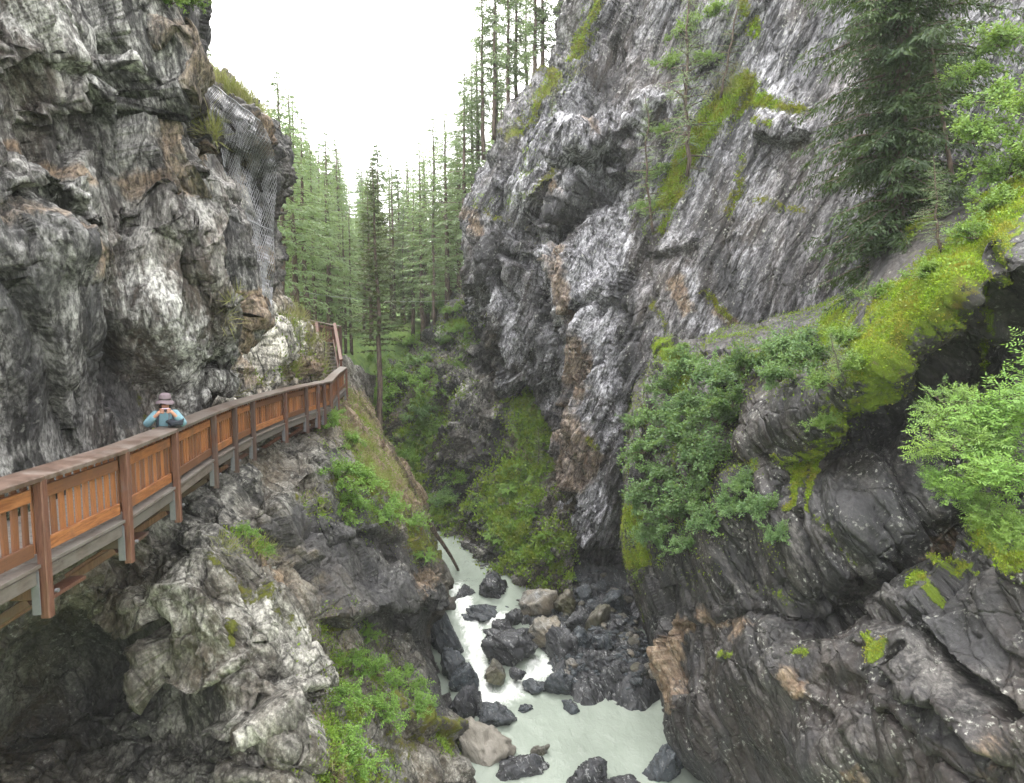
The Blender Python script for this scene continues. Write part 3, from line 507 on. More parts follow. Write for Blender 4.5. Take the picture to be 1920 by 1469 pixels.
sheet('gorge_wall_lower_right', netF, 2.7, M['rockF'],
    ledges=[([(1480, 900), (1500, 840), (1560, 790), (1610, 750), (1680, 710), (1730, 650), (1800, 590), (1880, 520)], .35, 70, 1.6, 45),
            ([(1225, 1150), (1262, 1170), (1300, 1270), (1350, 1380), (1390, 1469)], .0, 20, .5, 22), ([(1540, 1165), (1640, 1110), (1740, 1045), (1860, 930)], .25, 70, 1.0, 22),
            ([(1640, 1205), (1720, 1290), (1800, 1330), (1880, 1420)], .55, 40, .8, 50), ([(1660, 1130), (1740, 1200), (1840, 1270), (1930, 1330)], .3, 35, .8, 30),
            ([(1560, 1200), (1640, 1290), (1720, 1360), (1830, 1450)], .25, 40, .6, 35), ([(1280, 1170), (1400, 1150), (1530, 1165)], .3, 45, .5, 25), ([(1500, 1300), (1580, 1340), (1680, 1430)], .2, 60, .4, 40)],
    cracks=[([(1535, 1165), (1640, 1115), (1745, 1048), (1860, 940)], 9, 1.0), ([(1560, 990), (1620, 1080)], 10, .35), ([(1490, 960), (1560, 1150)], 8, .35), ([(1640, 960), (1700, 1050)], 9, .35), ([(1695, 1205), (1685, 1240)], 5, .3), ([(1360, 1200), (1340, 1280)], 8, .2), ([(1700, 1150), (1800, 1260), (1900, 1340)], 9, .5), ([(1850, 480), (1880, 560)], 22, .9),
            ([(1228, 1150), (1240, 1200), (1232, 1260)], 9, .9)],
    bumps=[(1430, 1260, 90, 50, .5), (1560, 1420, 90, 60, .4), (1330, 1330, 50, 60, .4), (1600, 980, 40, 70, .4), (1300, 900, 60, 80, .5), (1600, 1250, 50, 30, .3), (1780, 860, 60, 60, -.5), (1265, 1220, 14, 60, .6), (1820, 700, 80, 60, -.5)],
    strokes=[('moss', [(1850, 480), (1790, 545), (1720, 605), (1660, 665), (1615, 725)], 46, .90), ('moss', [(1620, 720), (1560, 780), (1510, 840), (1490, 900)], 28, .85), ('moss', [(1700, 560), (1650, 640), (1600, 700)], 40, .72), ('moss', [(1900, 340), (1860, 430), (1830, 480)], 50, .85), ('moss', [(1800, 500), (1700, 580)], 60, .62), ('moss', [(1490, 900), (1478, 960)], 9, .9), ('moss', [(1560, 820), (1530, 880), (1518, 960)], 12, .9),
             ('moss', [(1240, 650), (1270, 680), (1280, 720)], 26, .75), ('moss', [(1190, 960), (1190, 1060)], 20, .92), ('moss', [(1190, 1140), (1195, 1165)], 12, .75), ('moss', [(1770, 1060), (1785, 1040)], 14, .9), ('moss', [(1730, 1110), (1745, 1100)], 13, .9), ('moss', [(1620, 1190), (1660, 1205)], 13, .8), ('moss', [(1500, 1225), (1510, 1220)], 12, .6), ('moss', [(1390, 1228), (1400, 1225)], 10, .6), ('moss', [(1440, 1100), (1500, 1120)], 24, .45), ('moss', [(1850, 1000), (1900, 1060)], 40, .7), ('moss', [(1580, 580), (1560, 640)], 26, .75), ('moss', [(1700, 430), (1760, 400)], 30, .6), ('moss', [(1380, 690), (1470, 660)], 24, .6), ('moss', [(1850, 560), (1860, 660)], 26, .72), ('moss', [(1310, 1050), (1340, 1100)], 24, .4),
             ('moss', [(1545, 980), (1600, 1060)], 12, .52), ('moss', [(1420, 850), (1440, 900)], 16, .5),
             ('rust', [(1275, 1180), (1262, 1240), (1280, 1330)], 13, .85), ('rust', [(1280, 1170), (1250, 1260)], 16, .85), ('rust', [(1680, 600), (1660, 680)], 14, .8), ('rust', [(1740, 1020), (1790, 1010)], 20, .5), ('rust', [(1500, 1270), (1520, 1300)], 18, .6), ('rust', [(1620, 1430), (1630, 1450)], 14, .4), ('rust', [(1330, 1150), (1400, 1180)], 22, .45), ('rust', [(1850, 1450), (1900, 1400)], 30, .3),
             ('pale', [(1740, 560), (1710, 640)], 22, .9), ('pale', [(1700, 1220), (1760, 1270), (1830, 1320)], 28, 1.0), ('pale', [(1640, 1170), (1590, 1190), (1700, 1120)], 18, .75), ('pale', [(1850, 1260), (1900, 1300)], 20, .6), ('pale', [(1490, 1000), (1500, 1060)], 10, .6), ('pale', [(1530, 920), (1590, 1010), (1640, 1080)], 10, .5), ('pale', [(1560, 1330), (1600, 1380), (1700, 1420)], 60, .28), ('pale', [(1300, 1080), (1400, 1130)], 50, .32), ('pale', [(1245, 1200), (1240, 1260)], 10, .9), ('pale', [(1420, 800), (1470, 860)], 36, .35), ('pale', [(1780, 1340), (1850, 1380)], 20, .3), ('pale', [(1860, 690), (1920, 740)], 40, .35),
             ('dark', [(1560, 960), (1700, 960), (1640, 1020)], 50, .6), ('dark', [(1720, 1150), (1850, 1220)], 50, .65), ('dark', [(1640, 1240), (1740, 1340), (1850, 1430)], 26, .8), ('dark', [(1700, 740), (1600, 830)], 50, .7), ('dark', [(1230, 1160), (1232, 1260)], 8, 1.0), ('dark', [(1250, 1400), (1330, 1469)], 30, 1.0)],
    disp=mkdisp(BF, (1, .8, .28), [(2.6, .20), (.9, .075), (.35, .025)], .022, 83, .35, .25, ridge=.06, crk=.06, blade=.07, bper=1.3, mask=lambda X, Y: 1 - .72 * np.exp(-((Y - (1350 - .50 * X)) / 170) ** 2) * sstep(1380, 1500, X)), flat=False)
# ------------------------------------------------------------ water
t = NT('glacial_water'); c = t.obj(); fa = t.attr('foam')
fn = t.noise(t.mp(c, sc=(1, .5, 1)), 2.6, 8, .7, 1.2)
fm = t.ramp(t.math('SUBTRACT', t.math('ADD', t.math('MULTIPLY', fa.outputs['Fac'], .75), t.math('MULTIPLY', fn, 1.4)), .55), [(.52, 0), (.78, .5), (1.02, 1)])
cl = t.noise(t.mp(c, sc=(.7, .35, 1)), .8, 5, .6, .5)
wc = t.mix(t.ramp(cl, [(.35, 0), (.65, 1)]), (.19, .22, .19), (.235, .27, .235))
wc = t.mix(fm, wc, (.60, .62, .61))
rip = t.noise(t.mp(c, sc=(1, .6, 1)), 3.5, 6, .6, .6)
b = t.bump(rip, .6, .06); b = t.bump(fn, .5, .10, b)
rg = t.ramp(fm, [(0, .10), (1, .6)])
t.princ(wc, rg, b, .5)
M['water'] = t.m
gx = np.arange(-10, 9.01, .11); gy = np.arange(10, 64, .13)
GX, GY = np.meshgrid(gx, gy)
WZ0 = np.stack([GX, GY, GX * 0], -1); px_, py_ = proj(WZ0)
def water_z(x, y):
    return 1.25 * sstep(27.4, 36.5, y) * sstep(2.6, -.6, x) + .5 * sstep(36.5, 52, y)
GZ = water_z(GX, GY)
foam = np.zeros_like(GX)
for pts, r, s in [([(862, 1150), (885, 1190), (890, 1220), (900, 1270), (905, 1300)], 26, 1.0), ([(880, 1185), (930, 1190), (950, 1185)], 14, .95), ([(905, 1310), (935, 1310), (985, 1280), (1020, 1250)], 26, 1.0), ([(925, 1325), (900, 1290)], 26, 1),
                  ([(830, 1100), (850, 1150)], 16, .35), ([(950, 1335), (1000, 1345)], 30, .35), ([(1000, 1250), (1040, 1260)], 14, .9), ([(1010, 1420), (1040, 1400)], 10, .45)]:
    d, _ = seg_dist(px_, py_ , pts); foam = np.maximum(foam, s * np.exp(-(d / r) ** 2))
Q3 = np.stack([GX, GY, GZ], -1)
GZ = GZ + foam * (.22 * fbm(Q3 * 1.3, 5, 4, .6, True) + .05 * fbm(Q3 * 5, 9, 3)) + .012 * fbm(Q3 * 1.5, 6, 3)
Pw = np.stack([GX, GY, GZ], -1); h, w = GX.shape; idx = np.arange(h * w).reshape(h, w)
me = new_mesh('river', Pw.reshape(-1, 3), np.stack([idx[:-1, :-1], idx[:-1, 1:], idx[1:, 1:], idx[1:, :-1]], -1).reshape(-1, 4), M['water'])
a = me.attributes.new('foam', 'FLOAT', 'POINT'); a.data.foreach_set('value', foam.astype(np.float32).ravel())
link('river', me, kind='structure')

# ------------------------------------------------------------ wet boulders
def wet_mat(name, dk, lt, rough=.25, scale=1.0, glint_vein=.35, brown=None):
    t = NT(name); c = t.obj(); oi = t.n('ShaderNodeObjectInfo')
    an = t.mp(t.mp(c, rot=(20, 30, 0)), sc=(1, 1, .22))
    f = t.noise(an, 2.2 * scale, 9, .68, .8); g = t.noise(c, 7, 7, .7)
    col = t.ramp(f, [(.40, dk), (.52, [(a + b) / 2 for a, b in zip(dk, lt)]), (.60, lt)])
    col = t.mix(t.ramp(t.noise(an, 6 * scale, 6, .7), [(.585, 0), (.62, glint_vein * 1.6)]), col, (.36, .37, .37))  # light streaks paint wet glints into the stone colour, shaped like veins
    if brown: col = t.mix(t.ramp(t.noise(c, .8, 4, .6), [(.42, 0), (.6, .8)]), col, brown)
    col = t.mix(oi.outputs['Random'], col, t.mix(.25, col, (.07, .07, .075)))
    b = t.bump(f, 1.0, .22); b = t.bump(t.noise(an, 5 * scale, 7, .7), .9, .08, b); b = t.bump(g, .5, .03, b)
    t.princ(col, t.ramp(t.noise(c, 3, 5, .7), [(.4, rough), (.65, min(1, rough * 2.2))]), b, .6)
    return t.m
M['wet'] = wet_mat('wet_black_stone', (.008, .009, .012), (.035, .038, .045), .11)
M['wetblue'] = wet_mat('wet_blue_stone', (.014, .019, .025), (.048, .060, .072), .14, glint_vein=.15)
M['wetpale'] = wet_mat('wet_pale_stone', (.07, .07, .06), (.21, .20, .18), .22, .6, .5, (.20, .165, .115))
M['wetbrown'] = wet_mat('wet_brown_stone', (.03, .027, .02), (.12, .105, .08), .3, .8, .2, (.07, .07, .03))
M['silt'] = wet_mat('wet_silt_rock', (.17, .155, .125), (.25, .23, .195), .42, .45, .0)
M['rusty'] = wet_mat('rusty_stone', (.12, .05, .025), (.25, .11, .05), .35)
import bmesh
def ico(sub):
    bm = bmesh.new(); bmesh.ops.create_icosphere(bm, subdivisions=sub, radius=1)
    V = np.array([v.co[:] for v in bm.verts]); F = np.array([[v.index for v in f.verts] for f in bm.faces]); bm.free(); return V, F
ICO = {k: ico(k) for k in (2, 3, 4, 5)}
def stone(seed, sub=4, planes=14, soft=.05, fol=.05, lump=.08):
    r = np.random.default_rng(seed); V, F = ICO[sub]
    N = r.normal(size=(planes, 3)); N /= np.linalg.norm(N, axis=1, keepdims=True); H = r.uniform(.62, 1.0, planes)
    dt = V @ N.T; fol = fol * 1.6; soft = soft * .5; rad = np.where(dt > .05, H / np.maximum(dt, .05), 9.0)
    rad = -soft * np.log(np.exp(-rad / soft).sum(1) + math.exp(-1.15 / soft))
    P = V * rad[:, None]
    fv, _e = facet(V * 2.1 + seed, seed, .9); P = P * (1 + .11 * fv)[:, None]
    P += V * (lump * fbm(P * 1.2 + seed, seed, 4) + fol * fbm(P @ rotm(25, 35, seed * 40).T * np.array([5, 1.2, 1.2]) + seed, seed + 3, 4, .55, True))[:, None]
    return P, F
def boulder(name, px, py, wpx, hpx, mat, z, seed, label, rz=0, tilt=0, sub=5, fol=.05, planes=14, cat='boulder', group=None, deep=1.0, soft=.05):
    c = hit(px, py, z); Y = c[1]; k = Y / FPX; P, F = stone(seed, sub, planes, soft, fol)
    ext = np.abs(P).max(0); P = P / ext
    hw = wpx / 2 * k; hh = hpx / 2 * k * 1.15
    P = P * np.array([hw, hw * .9 * deep, hh]) @ rotm(0, tilt, 0).T
    P = P @ rotm(0, 0, rz).T
    me = new_mesh(name, P, F, M[mat]); o = link(name, me, loc=c, label=label, category=cat)
    if group: o['group'] = group
    return o
BL = [
 (1010, 1135, 98, 82, 'wetpale', .9, 3, 'large smooth tan boulder at the foot of the green cone', 20, 12, .03),
 (1024, 1186, 92, 70, 'wetpale', .9, 8, 'big pale grey boulder heading the boulder pile', -20, -14, .04),
 (958, 1214, 124, 72, 'wet', .7, 12, 'glossy black boulder streaked white beside the upper rapid', 10, 8, .08),
 (1052, 1216, 78, 84, 'wet', .8, 17, 'dark folded boulder leaning on the pale boulder', -30, -22, .09),
 (1122, 1165, 56, 66, 'wetbrown', 1.2, 21, 'pointed dull grey boulder standing among the gravel', 30, 15, .03),
 (930, 1264, 56, 44, 'wetbrown', .5, 25, 'mossy brown boulder splitting the white rapid', 40, 30, .05),
 (968, 1264, 40, 24, 'wet', .5, 29, 'small black stone between the two arms of the rapid', 0, 0, .08),
 (1043, 1282, 72, 50, 'wetblue', .35, 31, 'rounded dark boulder at the head of the pool', 20, 20, .08),
 (1003, 1288, 54, 20, 'wetblue', .2, 37, 'low dark stone tailing off from the rounded boulder', 10, 10, .04),
 (1150, 1274, 98, 68, 'wet', .4, 41, 'big ribbed black boulder at the right edge of the pool', -10, -8, .10),
 (1133, 1242, 66, 36, 'wet', .9, 43, 'long glossy boulder lying behind the ribbed black boulder', 15, 10, .07),
 (1071, 1327, 54, 27, 'wetblue', .05, 47, 'lone dark stone tilted in the milky pool', -25, 32, .05),
 (1072, 1248, 28, 26, 'wetpale', .7, 53, 'small light grey block in the middle of the boulder pile', 10, 10, .03),
 (1133, 1208, 56, 40, 'wetblue', 1.1, 57, 'flat topped slate boulder below the pointed one', 5, -10, .06),
 (872, 1128, 62, 60, 'wet', .8, 61, 'craggy black boulder at the bend of the river', 30, 0, .09),
 (925, 1108, 84, 62, 'wet', 1.2, 67, 'dark angular block below the green cone', 50, 12, .08),
 (905, 1158, 110, 42, 'wetblue', .6, 71, 'low slate ledge in the river above the rapid', 0, 6, .05),
 (838, 1198, 66, 110, 'wetblue', .8, 73, 'bluish slick rock shelf against the left wall', -20, -18, .07),
 (868, 1274, 70, 74, 'wetblue', .4, 79, 'dark rock shoulder left of the white rapid', 10, 20, .07),
 (872, 1330, 86, 92, 'wet', .2, 83, 'dark shiny rock with white glints above the silt bank', 30, 20, .08),
 (925, 1344, 96, 52, 'wetblue', .1, 89, 'low dark rock lip where the rapid meets the pool', 0, 4, .05),
 (905, 1414, 136, 108, 'silt', -.1, 97, 'smooth tan silt covered rock bank beside the pool', -10, 6, .02),
 (975, 1444, 118, 62, 'wet', .0, 101, 'glossy black rock with glints below the silt bank', 20, -18, .08),
 (1012, 1415, 40, 42, 'wetbrown', .0, 103, 'small brown stone beside the silt bank', 0, 20, .04),
 (1106, 1462, 104, 72, 'wet', .1, 107, 'striped black rock rising from the near end of the pool', 20, -10, .11),
 (1242, 1446, 78, 104, 'wetblue', .1, 109, 'fin shaped dark rock at the near right of the pool', 0, 24, .05),
 (1174, 1474, 100, 36, 'wet', .0, 113, 'low wet rock joining the striped rock and the fin', 0, 5, .06),
 (1083, 1267, 20, 17, 'rusty', .5, 127, 'small rust red stone beside the ribbed boulder', 0, 0, .03),
 (1096, 1115, 46, 40, 'wetblue', 1.3, 131, 'slate boulder at the top of the gravel bar', 20, 10, .05),
 (1170, 1218, 40, 34, 'wet', 1.0, 137, 'black stone near the orange fin of the right wall', 0, 10, .06),
 (1090, 1165, 60, 52, 'wet', 1.1, 151, 'black angular block right of the pale boulder', 25, 18, .08),
 (1085, 1205, 62, 56, 'wetblue', .9, 153, 'slate block wedged against the folded boulder', -15, -16, .07),
 (1160, 1180, 58, 52, 'wet', 1.2, 157, 'glinting black block below the right wall', 35, 12, .09),
 (1105, 1246, 62, 46, 'wet', .7, 159, 'black block in front of the flat topped slate boulder', 12, -20, .08),
 (1190, 1258, 44, 46, 'wetblue', .6, 163, 'dark block between the ribbed boulder and the orange fin', -12, 14, .07),
 (1062, 1128, 56, 46, 'wetbrown', 1.2, 167, 'dull brown block beside the large tan boulder', 8, 10, .05),
 (1150, 1130, 52, 42, 'wetblue', 1.5, 173, 'slate block under the overhanging wall', 40, -8, .06),
 (1062, 1268, 34, 28, 'wetpale', .4, 179, 'light grey block beside the head of the pool', 40, -8, .05),
 (846, 1250, 60, 84, 'wetblue', .5, 181, 'sloping dark slab on the left edge of the rapid', -20, -14, .06),
 (940, 1180, 56, 34, 'wet', .8, 191, 'black rock just above the white rapid', 20, 6, .08),
 (985, 1330, 34, 18, 'wetblue', .0, 193, 'low dark rock at the foot of the rapid', 20, 6, .05),
 (960, 1160, 44, 34, 'wet', .9, 139, 'black stone wedged left of the tan boulder', 0, 10, .07),
]
for b_ in BL:
    boulder('boulder', b_[0], b_[1], b_[2], b_[3], b_[4], b_[5], b_[6], b_[7], b_[8], b_[9], fol=b_[10], deep=.8, soft=.10 if b_[4] in ('silt', 'wetpale') else .05)
# the bed of the bar under the boulders
gx = np.arange(-6, 9.01, .10); gy = np.arange(23, 46, .12); GX, GY = np.meshgrid(gx, gy)
Pz = np.stack([GX, GY, GX * 0 + .6], -1); bx, by = proj(Pz)
hgt = np.full(GX.shape, -.9)
for pts, r, hh in [([(1100, 1090), (1130, 1150), (1150, 1210), (1190, 1250)], 62, 2.0), ([(1020, 1140), (1060, 1200), (1100, 1260)], 46, 1.5), ([(900, 1090), (940, 1130), (980, 1150)], 36, 1.5), ([(1090, 1070), (1180, 1090)], 50, 2.6), ([(1225, 1200), (1225, 1270)], 26, 1.4)]:
    d, _ = seg_dist(bx, by, pts); hgt = np.maximum(hgt, -.9 + hh * np.exp(-(d / r) ** 4))
Q3 = np.stack([GX, GY, GX * 0], -1); fv, fe = facet(Q3 * 1.8, 5, .9)
hgt = hgt + .22 * fbm(Q3 * .8, 15, 4) + .16 * fv
idx = np.arange(GX.size).reshape(GX.shape)
BED = new_mesh('riverbed', np.stack([GX, GY, hgt], -1).reshape(-1, 3), np.stack([idx[:-1, :-1], idx[:-1, 1:], idx[1:, 1:], idx[1:, :-1]], -1).reshape(-1, 4), M['wet'], smooth=False)
link('riverbed', BED, kind='structure')
def bed_z(x, y):
    i = int(np.clip((y - 23) / .12, 0, hgt.shape[0] - 1)); j = int(np.clip((x + 6) / .10, 0, hgt.shape[1] - 1)); return hgt[i, j]
stones = [new_mesh('stone', *(lambda P, F: (P / np.abs(P).max(0), F))(*stone(200 + k, 3, 10, .04, .04)), M[['wet', 'wetblue', 'wetblue', 'wetpale', 'wet', 'wetbrown'][k % 6]]) for k in range(12)]
rr = random.Random(5); cnt = 0
ZONES = [(1130, 1110, 70, 45), (1150, 1170, 55, 45), (1185, 1215, 40, 35), (1090, 1170, 50, 50), (930, 1075, 45, 25), (1040, 1235, 50, 25), (905, 1130, 50, 30), (870, 1040, 25, 14), (1200, 1265, 26, 14)]
for k in range(230):
    zx, zy, rx, ry = ZONES[[0, 0, 0, 1, 1, 1, 2, 2, 3, 3, 4, 5, 6, 7, 8][k % 15]]
    px, py = rr.gauss(zx, rx * .6), rr.gauss(zy, ry * .6)
    c = hit(px, py, 1.0); c = hit(px, py, float(bed_z(c[0], c[1]))); z = bed_z(c[0], c[1])
    if z < -.1: continue
    s = rr.choice([.14, .18, .22, .3, .42]) * rr.uniform(.8, 1.2) * (c[1] / 34)
    o = link('stone', rr.choice(stones), loc=(c[0], c[1], z + s * .2)); o.scale = (s * rr.uniform(.8, 1.4), s, s * rr.uniform(.4, .8))
    o.rotation_euler = (rr.uniform(-.4, .4), rr.uniform(-.4, .4), rr.uniform(0, 6.3))
    o['label'] = 'loose wet stone of the gravel bar below the overhanging cliff'; o['category'] = 'stone'; o['group'] = 'loose stones on the gravel bar'; cnt += 1
print('stones', cnt)
# small gravel between
P0, F0 = stone(300, 2, 8, .05, .03); nG = 1500; vs = []; fs = []
for k in range(nG):
    zx, zy, rx, ry = rr.choice(ZONES[:5] + ZONES[5:8]); px, py = rr.gauss(zx, rx * .7), rr.gauss(zy, ry * .7); c = hit(px, py, .9); z = bed_z(c[0], c[1])
    if z < 0: continue
    s = rr.uniform(.05, .12); a = rr.uniform(0, 6.3); R = np.array([[math.cos(a), -math.sin(a), 0], [math.sin(a), math.cos(a), 0], [0, 0, 1]])
    fs.append(F0 + len(vs) * len(P0)); vs.append(P0 * np.array([s * 1.3, s, s * .6]) @ R.T + np.array([c[0], c[1], z + .03]))
link('gravel', new_mesh('gravel', np.concatenate(vs), np.concatenate(fs), M['wetblue'], False), kind='stuff', label='small wet gravel between the stones of the bar', category='gravel')

# ------------------------------------------------------------ wood
def wood_mat(name, a, b, grey, greyamt, rough=.6, sc=(9, 9, 1.0)):
    t = NT(name); c = t.obj(); oi = t.n('ShaderNodeObjectInfo'); r = oi.outputs['Random']
    cc = t.n('ShaderNodeVectorMath'); cc.operation = 'ADD'; t.l(c, cc.inputs[0])
    cb = t.n('ShaderNodeCombineXYZ'); t.l(t.math('MULTIPLY', r, 37), cb.inputs[0]); t.l(t.math('MULTIPLY', r, 91), cb.inputs[2]); t.l(cb.outputs[0], cc.inputs[1])
    g = t.noise(t.mp(cc.outputs[0], sc=sc), 4, 6, .65, .5); st = t.noise(cc.outputs[0], 2.2, 6, .7)
    col = t.mix(t.ramp(g, [(.38, 0), (.62, 1)]), a, b)
    gm = t.ramp(t.math('ADD', st, t.math('MULTIPLY', t.math('SUBTRACT', r, .5), .35)), [(.42, 0), (.62, greyamt)])
    col = t.mix(gm, col, grey)
    col = t.mix(t.math('MULTIPLY', t.ramp(r, [(.3, 0), (1, .9)]), .75), col, [x * .42 for x in a])
    col = t.mix(t.ramp(t.noise(cc.outputs[0], 14, 4, .7), [(.62, 0), (.70, .6)]), col, (.03, .02, .015))
    bb = t.bump(g, .5, .006)
    t.princ(col, t.mix(st, (rough,) * 3, (min(1, rough + .2),) * 3), bb, .5); return t.m
M['larch'] = wood_mat('orange_larch', (.17, .058, .018), (.33, .135, .045), (.12, .06, .04), .7, .5)
M['larchh'] = wood_mat('orange_larch_board', (.16, .055, .018), (.29, .12, .042), (.11, .06, .04), .75, .5, (1.0, 1.0, 9))
M['post'] = wood_mat('dark_post_wood', (.075, .03, .018), (.13, .06, .04), (.09, .07, .065), .8, .5)
M['rail'] = wood_mat('wet_handrail_wood', (.065, .042, .032), (.13, .088, .07), (.24, .21, .19), .75, .30, (1, 1, 1))
M['deck'] = wood_mat('weathered_deck_wood', (.075, .06, .05), (.135, .11, .095), (.16, .148, .135), .8, .6, (1, 1, 6))
t = NT('galvanised_steel'); t.princ(t.mix(t.noise(t.obj(), 20, 4), (.07, .07, .078), (.14, .14, .15)), .6); M['steel'] = t.m
t = NT('wire'); t.princ((.24, .245, .26), .55, None, .4); M['wire'] = t.m
t = NT('bark'); c = t.obj(); n_ = t.noise(t.mp(c, sc=(1, 1, .25)), 9, 7, .7)
t.princ(t.mix(t.ramp(n_, [(.4, 0), (.6, 1)]), (.035, .025, .02), (.13, .095, .075)), .9, t.bump(n_, .9, .03)); M['bark'] = t.m
# ------------------------------------------------------------ the boardwalk
RZ = 14.5
path = [(-5.15, 1.2), (-5.2, 3.0), (-5.27, 4.9)]
for a, b in [(60, 890), (222, 840), (318, 803), (393, 772), (433, 758), (468, 747), (530, 731), (570, 722.5), (592, 718.5), (604, 716), (617, 713.5)]:
    p = hit(a, b, RZ); path.append((p[0], p[1]))
path = [(x, y, RZ) for x, y in path]
for a, b, y in [(630, 700, 26.6), (646, 688, 29.2)]: path.append(tuple(W(a, b, y)))
print('path', [tuple(round(q, 2) for q in p) for p in path])
base = Vector((path[3][0], path[3][1], 13.4))
WKW = empty('boardwalk', base, 'long wooden boardwalk with picket railing clinging to the left cliff', 'boardwalk')
def wpart(mb, name, mat, **kw):
    o = mb.build(name, mat, WKW, **kw); o.location = -base; return o
unit = MB(); unit.beam((0, 0, -.5), (0, 0, .5), 1, 1, (0, 1, 0)); PICK = unit.mesh('picket', M['larch'])
unit = MB(); unit.beam((0, 0, -.5), (0, 0, .5), 1, 1, (0, 1, 0)); PLANK = unit.mesh('deck_plank', M['deck'])
PV = [Vector(p) for p in path]; rw = random.Random(3)
def inner(i, d):                                                     # offset to the cliff side
    a = PV[max(i-1, 0)]; b = PV[min(i+1, len(PV)-1)]; t_ = (b - a); t_.z = 0; t_.normalize(); return PV[i] + Vector((-t_.y, t_.x, 0)) * d
for i in range(len(PV) - 1):
    a, b = PV[i], PV[i+1]; d = (b - a); L = d.length; u = d.normalized(); nrm = Vector((-u.y, u.x, 0)).normalized()
    ai, bi = inner(i, .0), inner(i+1, .0)
    # handrail plank with a thin gap at the joint
    m = MB(); m.beam(a + nrm * .04 - u * .0 + Vector((0, 0, -.03)), b + nrm * .04 - u * .006 + Vector((0, 0, -.03)), .34, .062, (-.10 * nrm.x, -.10 * nrm.y, 1)); wpart(m, 'handrail_plank', M['rail'])
    m = MB(); m.beam(a + nrm * .005 + u * .06 + Vector((0, 0, -.235)), b + nrm * .005 - u * .07 + Vector((0, 0, -.235)), .045, .15, (0, 0, 1)); wpart(m, 'upper_board', M['larchh'])
    m = MB(); m.beam(a + nrm * .005 + u * .06 + Vector((0, 0, -.86)), b + nrm * .005 - u * .07 + Vector((0, 0, -.86)), .045, .155, (0, 0, 1)); wpart(m, 'lower_board', M['larchh'])
    m = MB(); m.beam(a + nrm * .01 + Vector((0, 0, -1.17)), b + nrm * .01 - u * .01 + Vector((0, 0, -1.17)), .10, .17, (0, 0, 1)); wpart(m, 'edge_beam', M['deck'])
    m = MB(); m.beam(a + nrm * .01 + Vector((0, 0, -1.045)), b + nrm * .01 - u * .01 + Vector((0, 0, -1.045)), .16, .045, (0, 0, 1)); wpart(m, 'edge_plank', M['deck'])
    npk = max(2, int(round(L / .165)))
    for k in range(npk):
        p = a + d * ((k + .5) / npk) + nrm * .055 + Vector((0, 0, -.50)); o = link('picket', PICK, WKW, p - base)
        o.scale = (.088 * rw.uniform(.9, 1.05), .03, .87); o.rotation_euler = (0, rw.uniform(-.02, .02), math.atan2(u.y, u.x))
    # deck planks lie across
    nd = max(1, int(round(L / .24)))
    for k in range(nd):
        q = a + d * ((k + .5) / nd); o = link('deck_plank', PLANK, WKW, q + nrm * .80 + Vector((0, 0, -1.045)) - base)
        o.scale = (.045, L / nd - .012, 1.42); o.rotation_euler = (0, math.pi / 2, math.atan2(nrm.y, nrm.x))
for i, a in enumerate(PV):
    u = (PV[min(i+1, len(PV)-1)] - PV[max(i-1, 0)]).normalized(); nrm = Vector((-u.y, u.x, 0)).normalized()
    m = MB(); m.beam(a - nrm * .075 + Vector((0, 0, -.062)), a - nrm * .075 + Vector((0, 0, -1.66)), .105, .105, (nrm.x, nrm.y, 0)); wpart(m, 'post', M['post'])
    m = MB(); m.beam(a - nrm * .02 + Vector((0, 0, -1.36)), a + nrm * 1.9 + Vector((0, 0, -1.36)), .14, .17, (0, 0, 1)); wpart(m, 'joist', M['post'])
    m = MB(); m.beam(a + nrm * .10 + Vector((0, 0, -1.46)), a + nrm * 1.7 + Vector((0, 0, -2.5)), .11, .11, (0, 0, 1)); wpart(m, 'strut', M['post'])
    m = MB(); m.beam(a - nrm * .018 - u * .09 + Vector((0, 0, -1.1)), a - nrm * .018 - u * .09 + Vector((0, 0, -1.6)), .012, .09, (nrm.x, nrm.y, 0)); wpart(m, 'bracket', M['steel'])
    m = MB(); m.tube([a - nrm * .13 + u * .07 + Vector((0, 0, -1.38)), a - nrm * .165 + u * .07 + Vector((0, 0, -1.38))], .024, 8); wpart(m, 'bolt', M['steel'])
for s_, dz in ((.75, -1.27), (1.35, -1.27)):
    m = MB()
    m.tube([inner(i, s_) + Vector((0, 0, dz + .08)) for i in range(len(PV))], .055, 4); wpart(m, 'stringer_beam', M['post'])
# lower catwalk planks half hidden under the first bays
for i in (3, 4):
    a = PV[i]; b = PV[i+1]; m = MB(); m.beam(a.lerp(b, .12) + Vector((-.25, 0, -1.62)), a.lerp(b, .62) + Vector((-.25, 0, -1.62)), .2, .05, (0, 0, 1)); wpart(m, 'service_plank', M['post'])

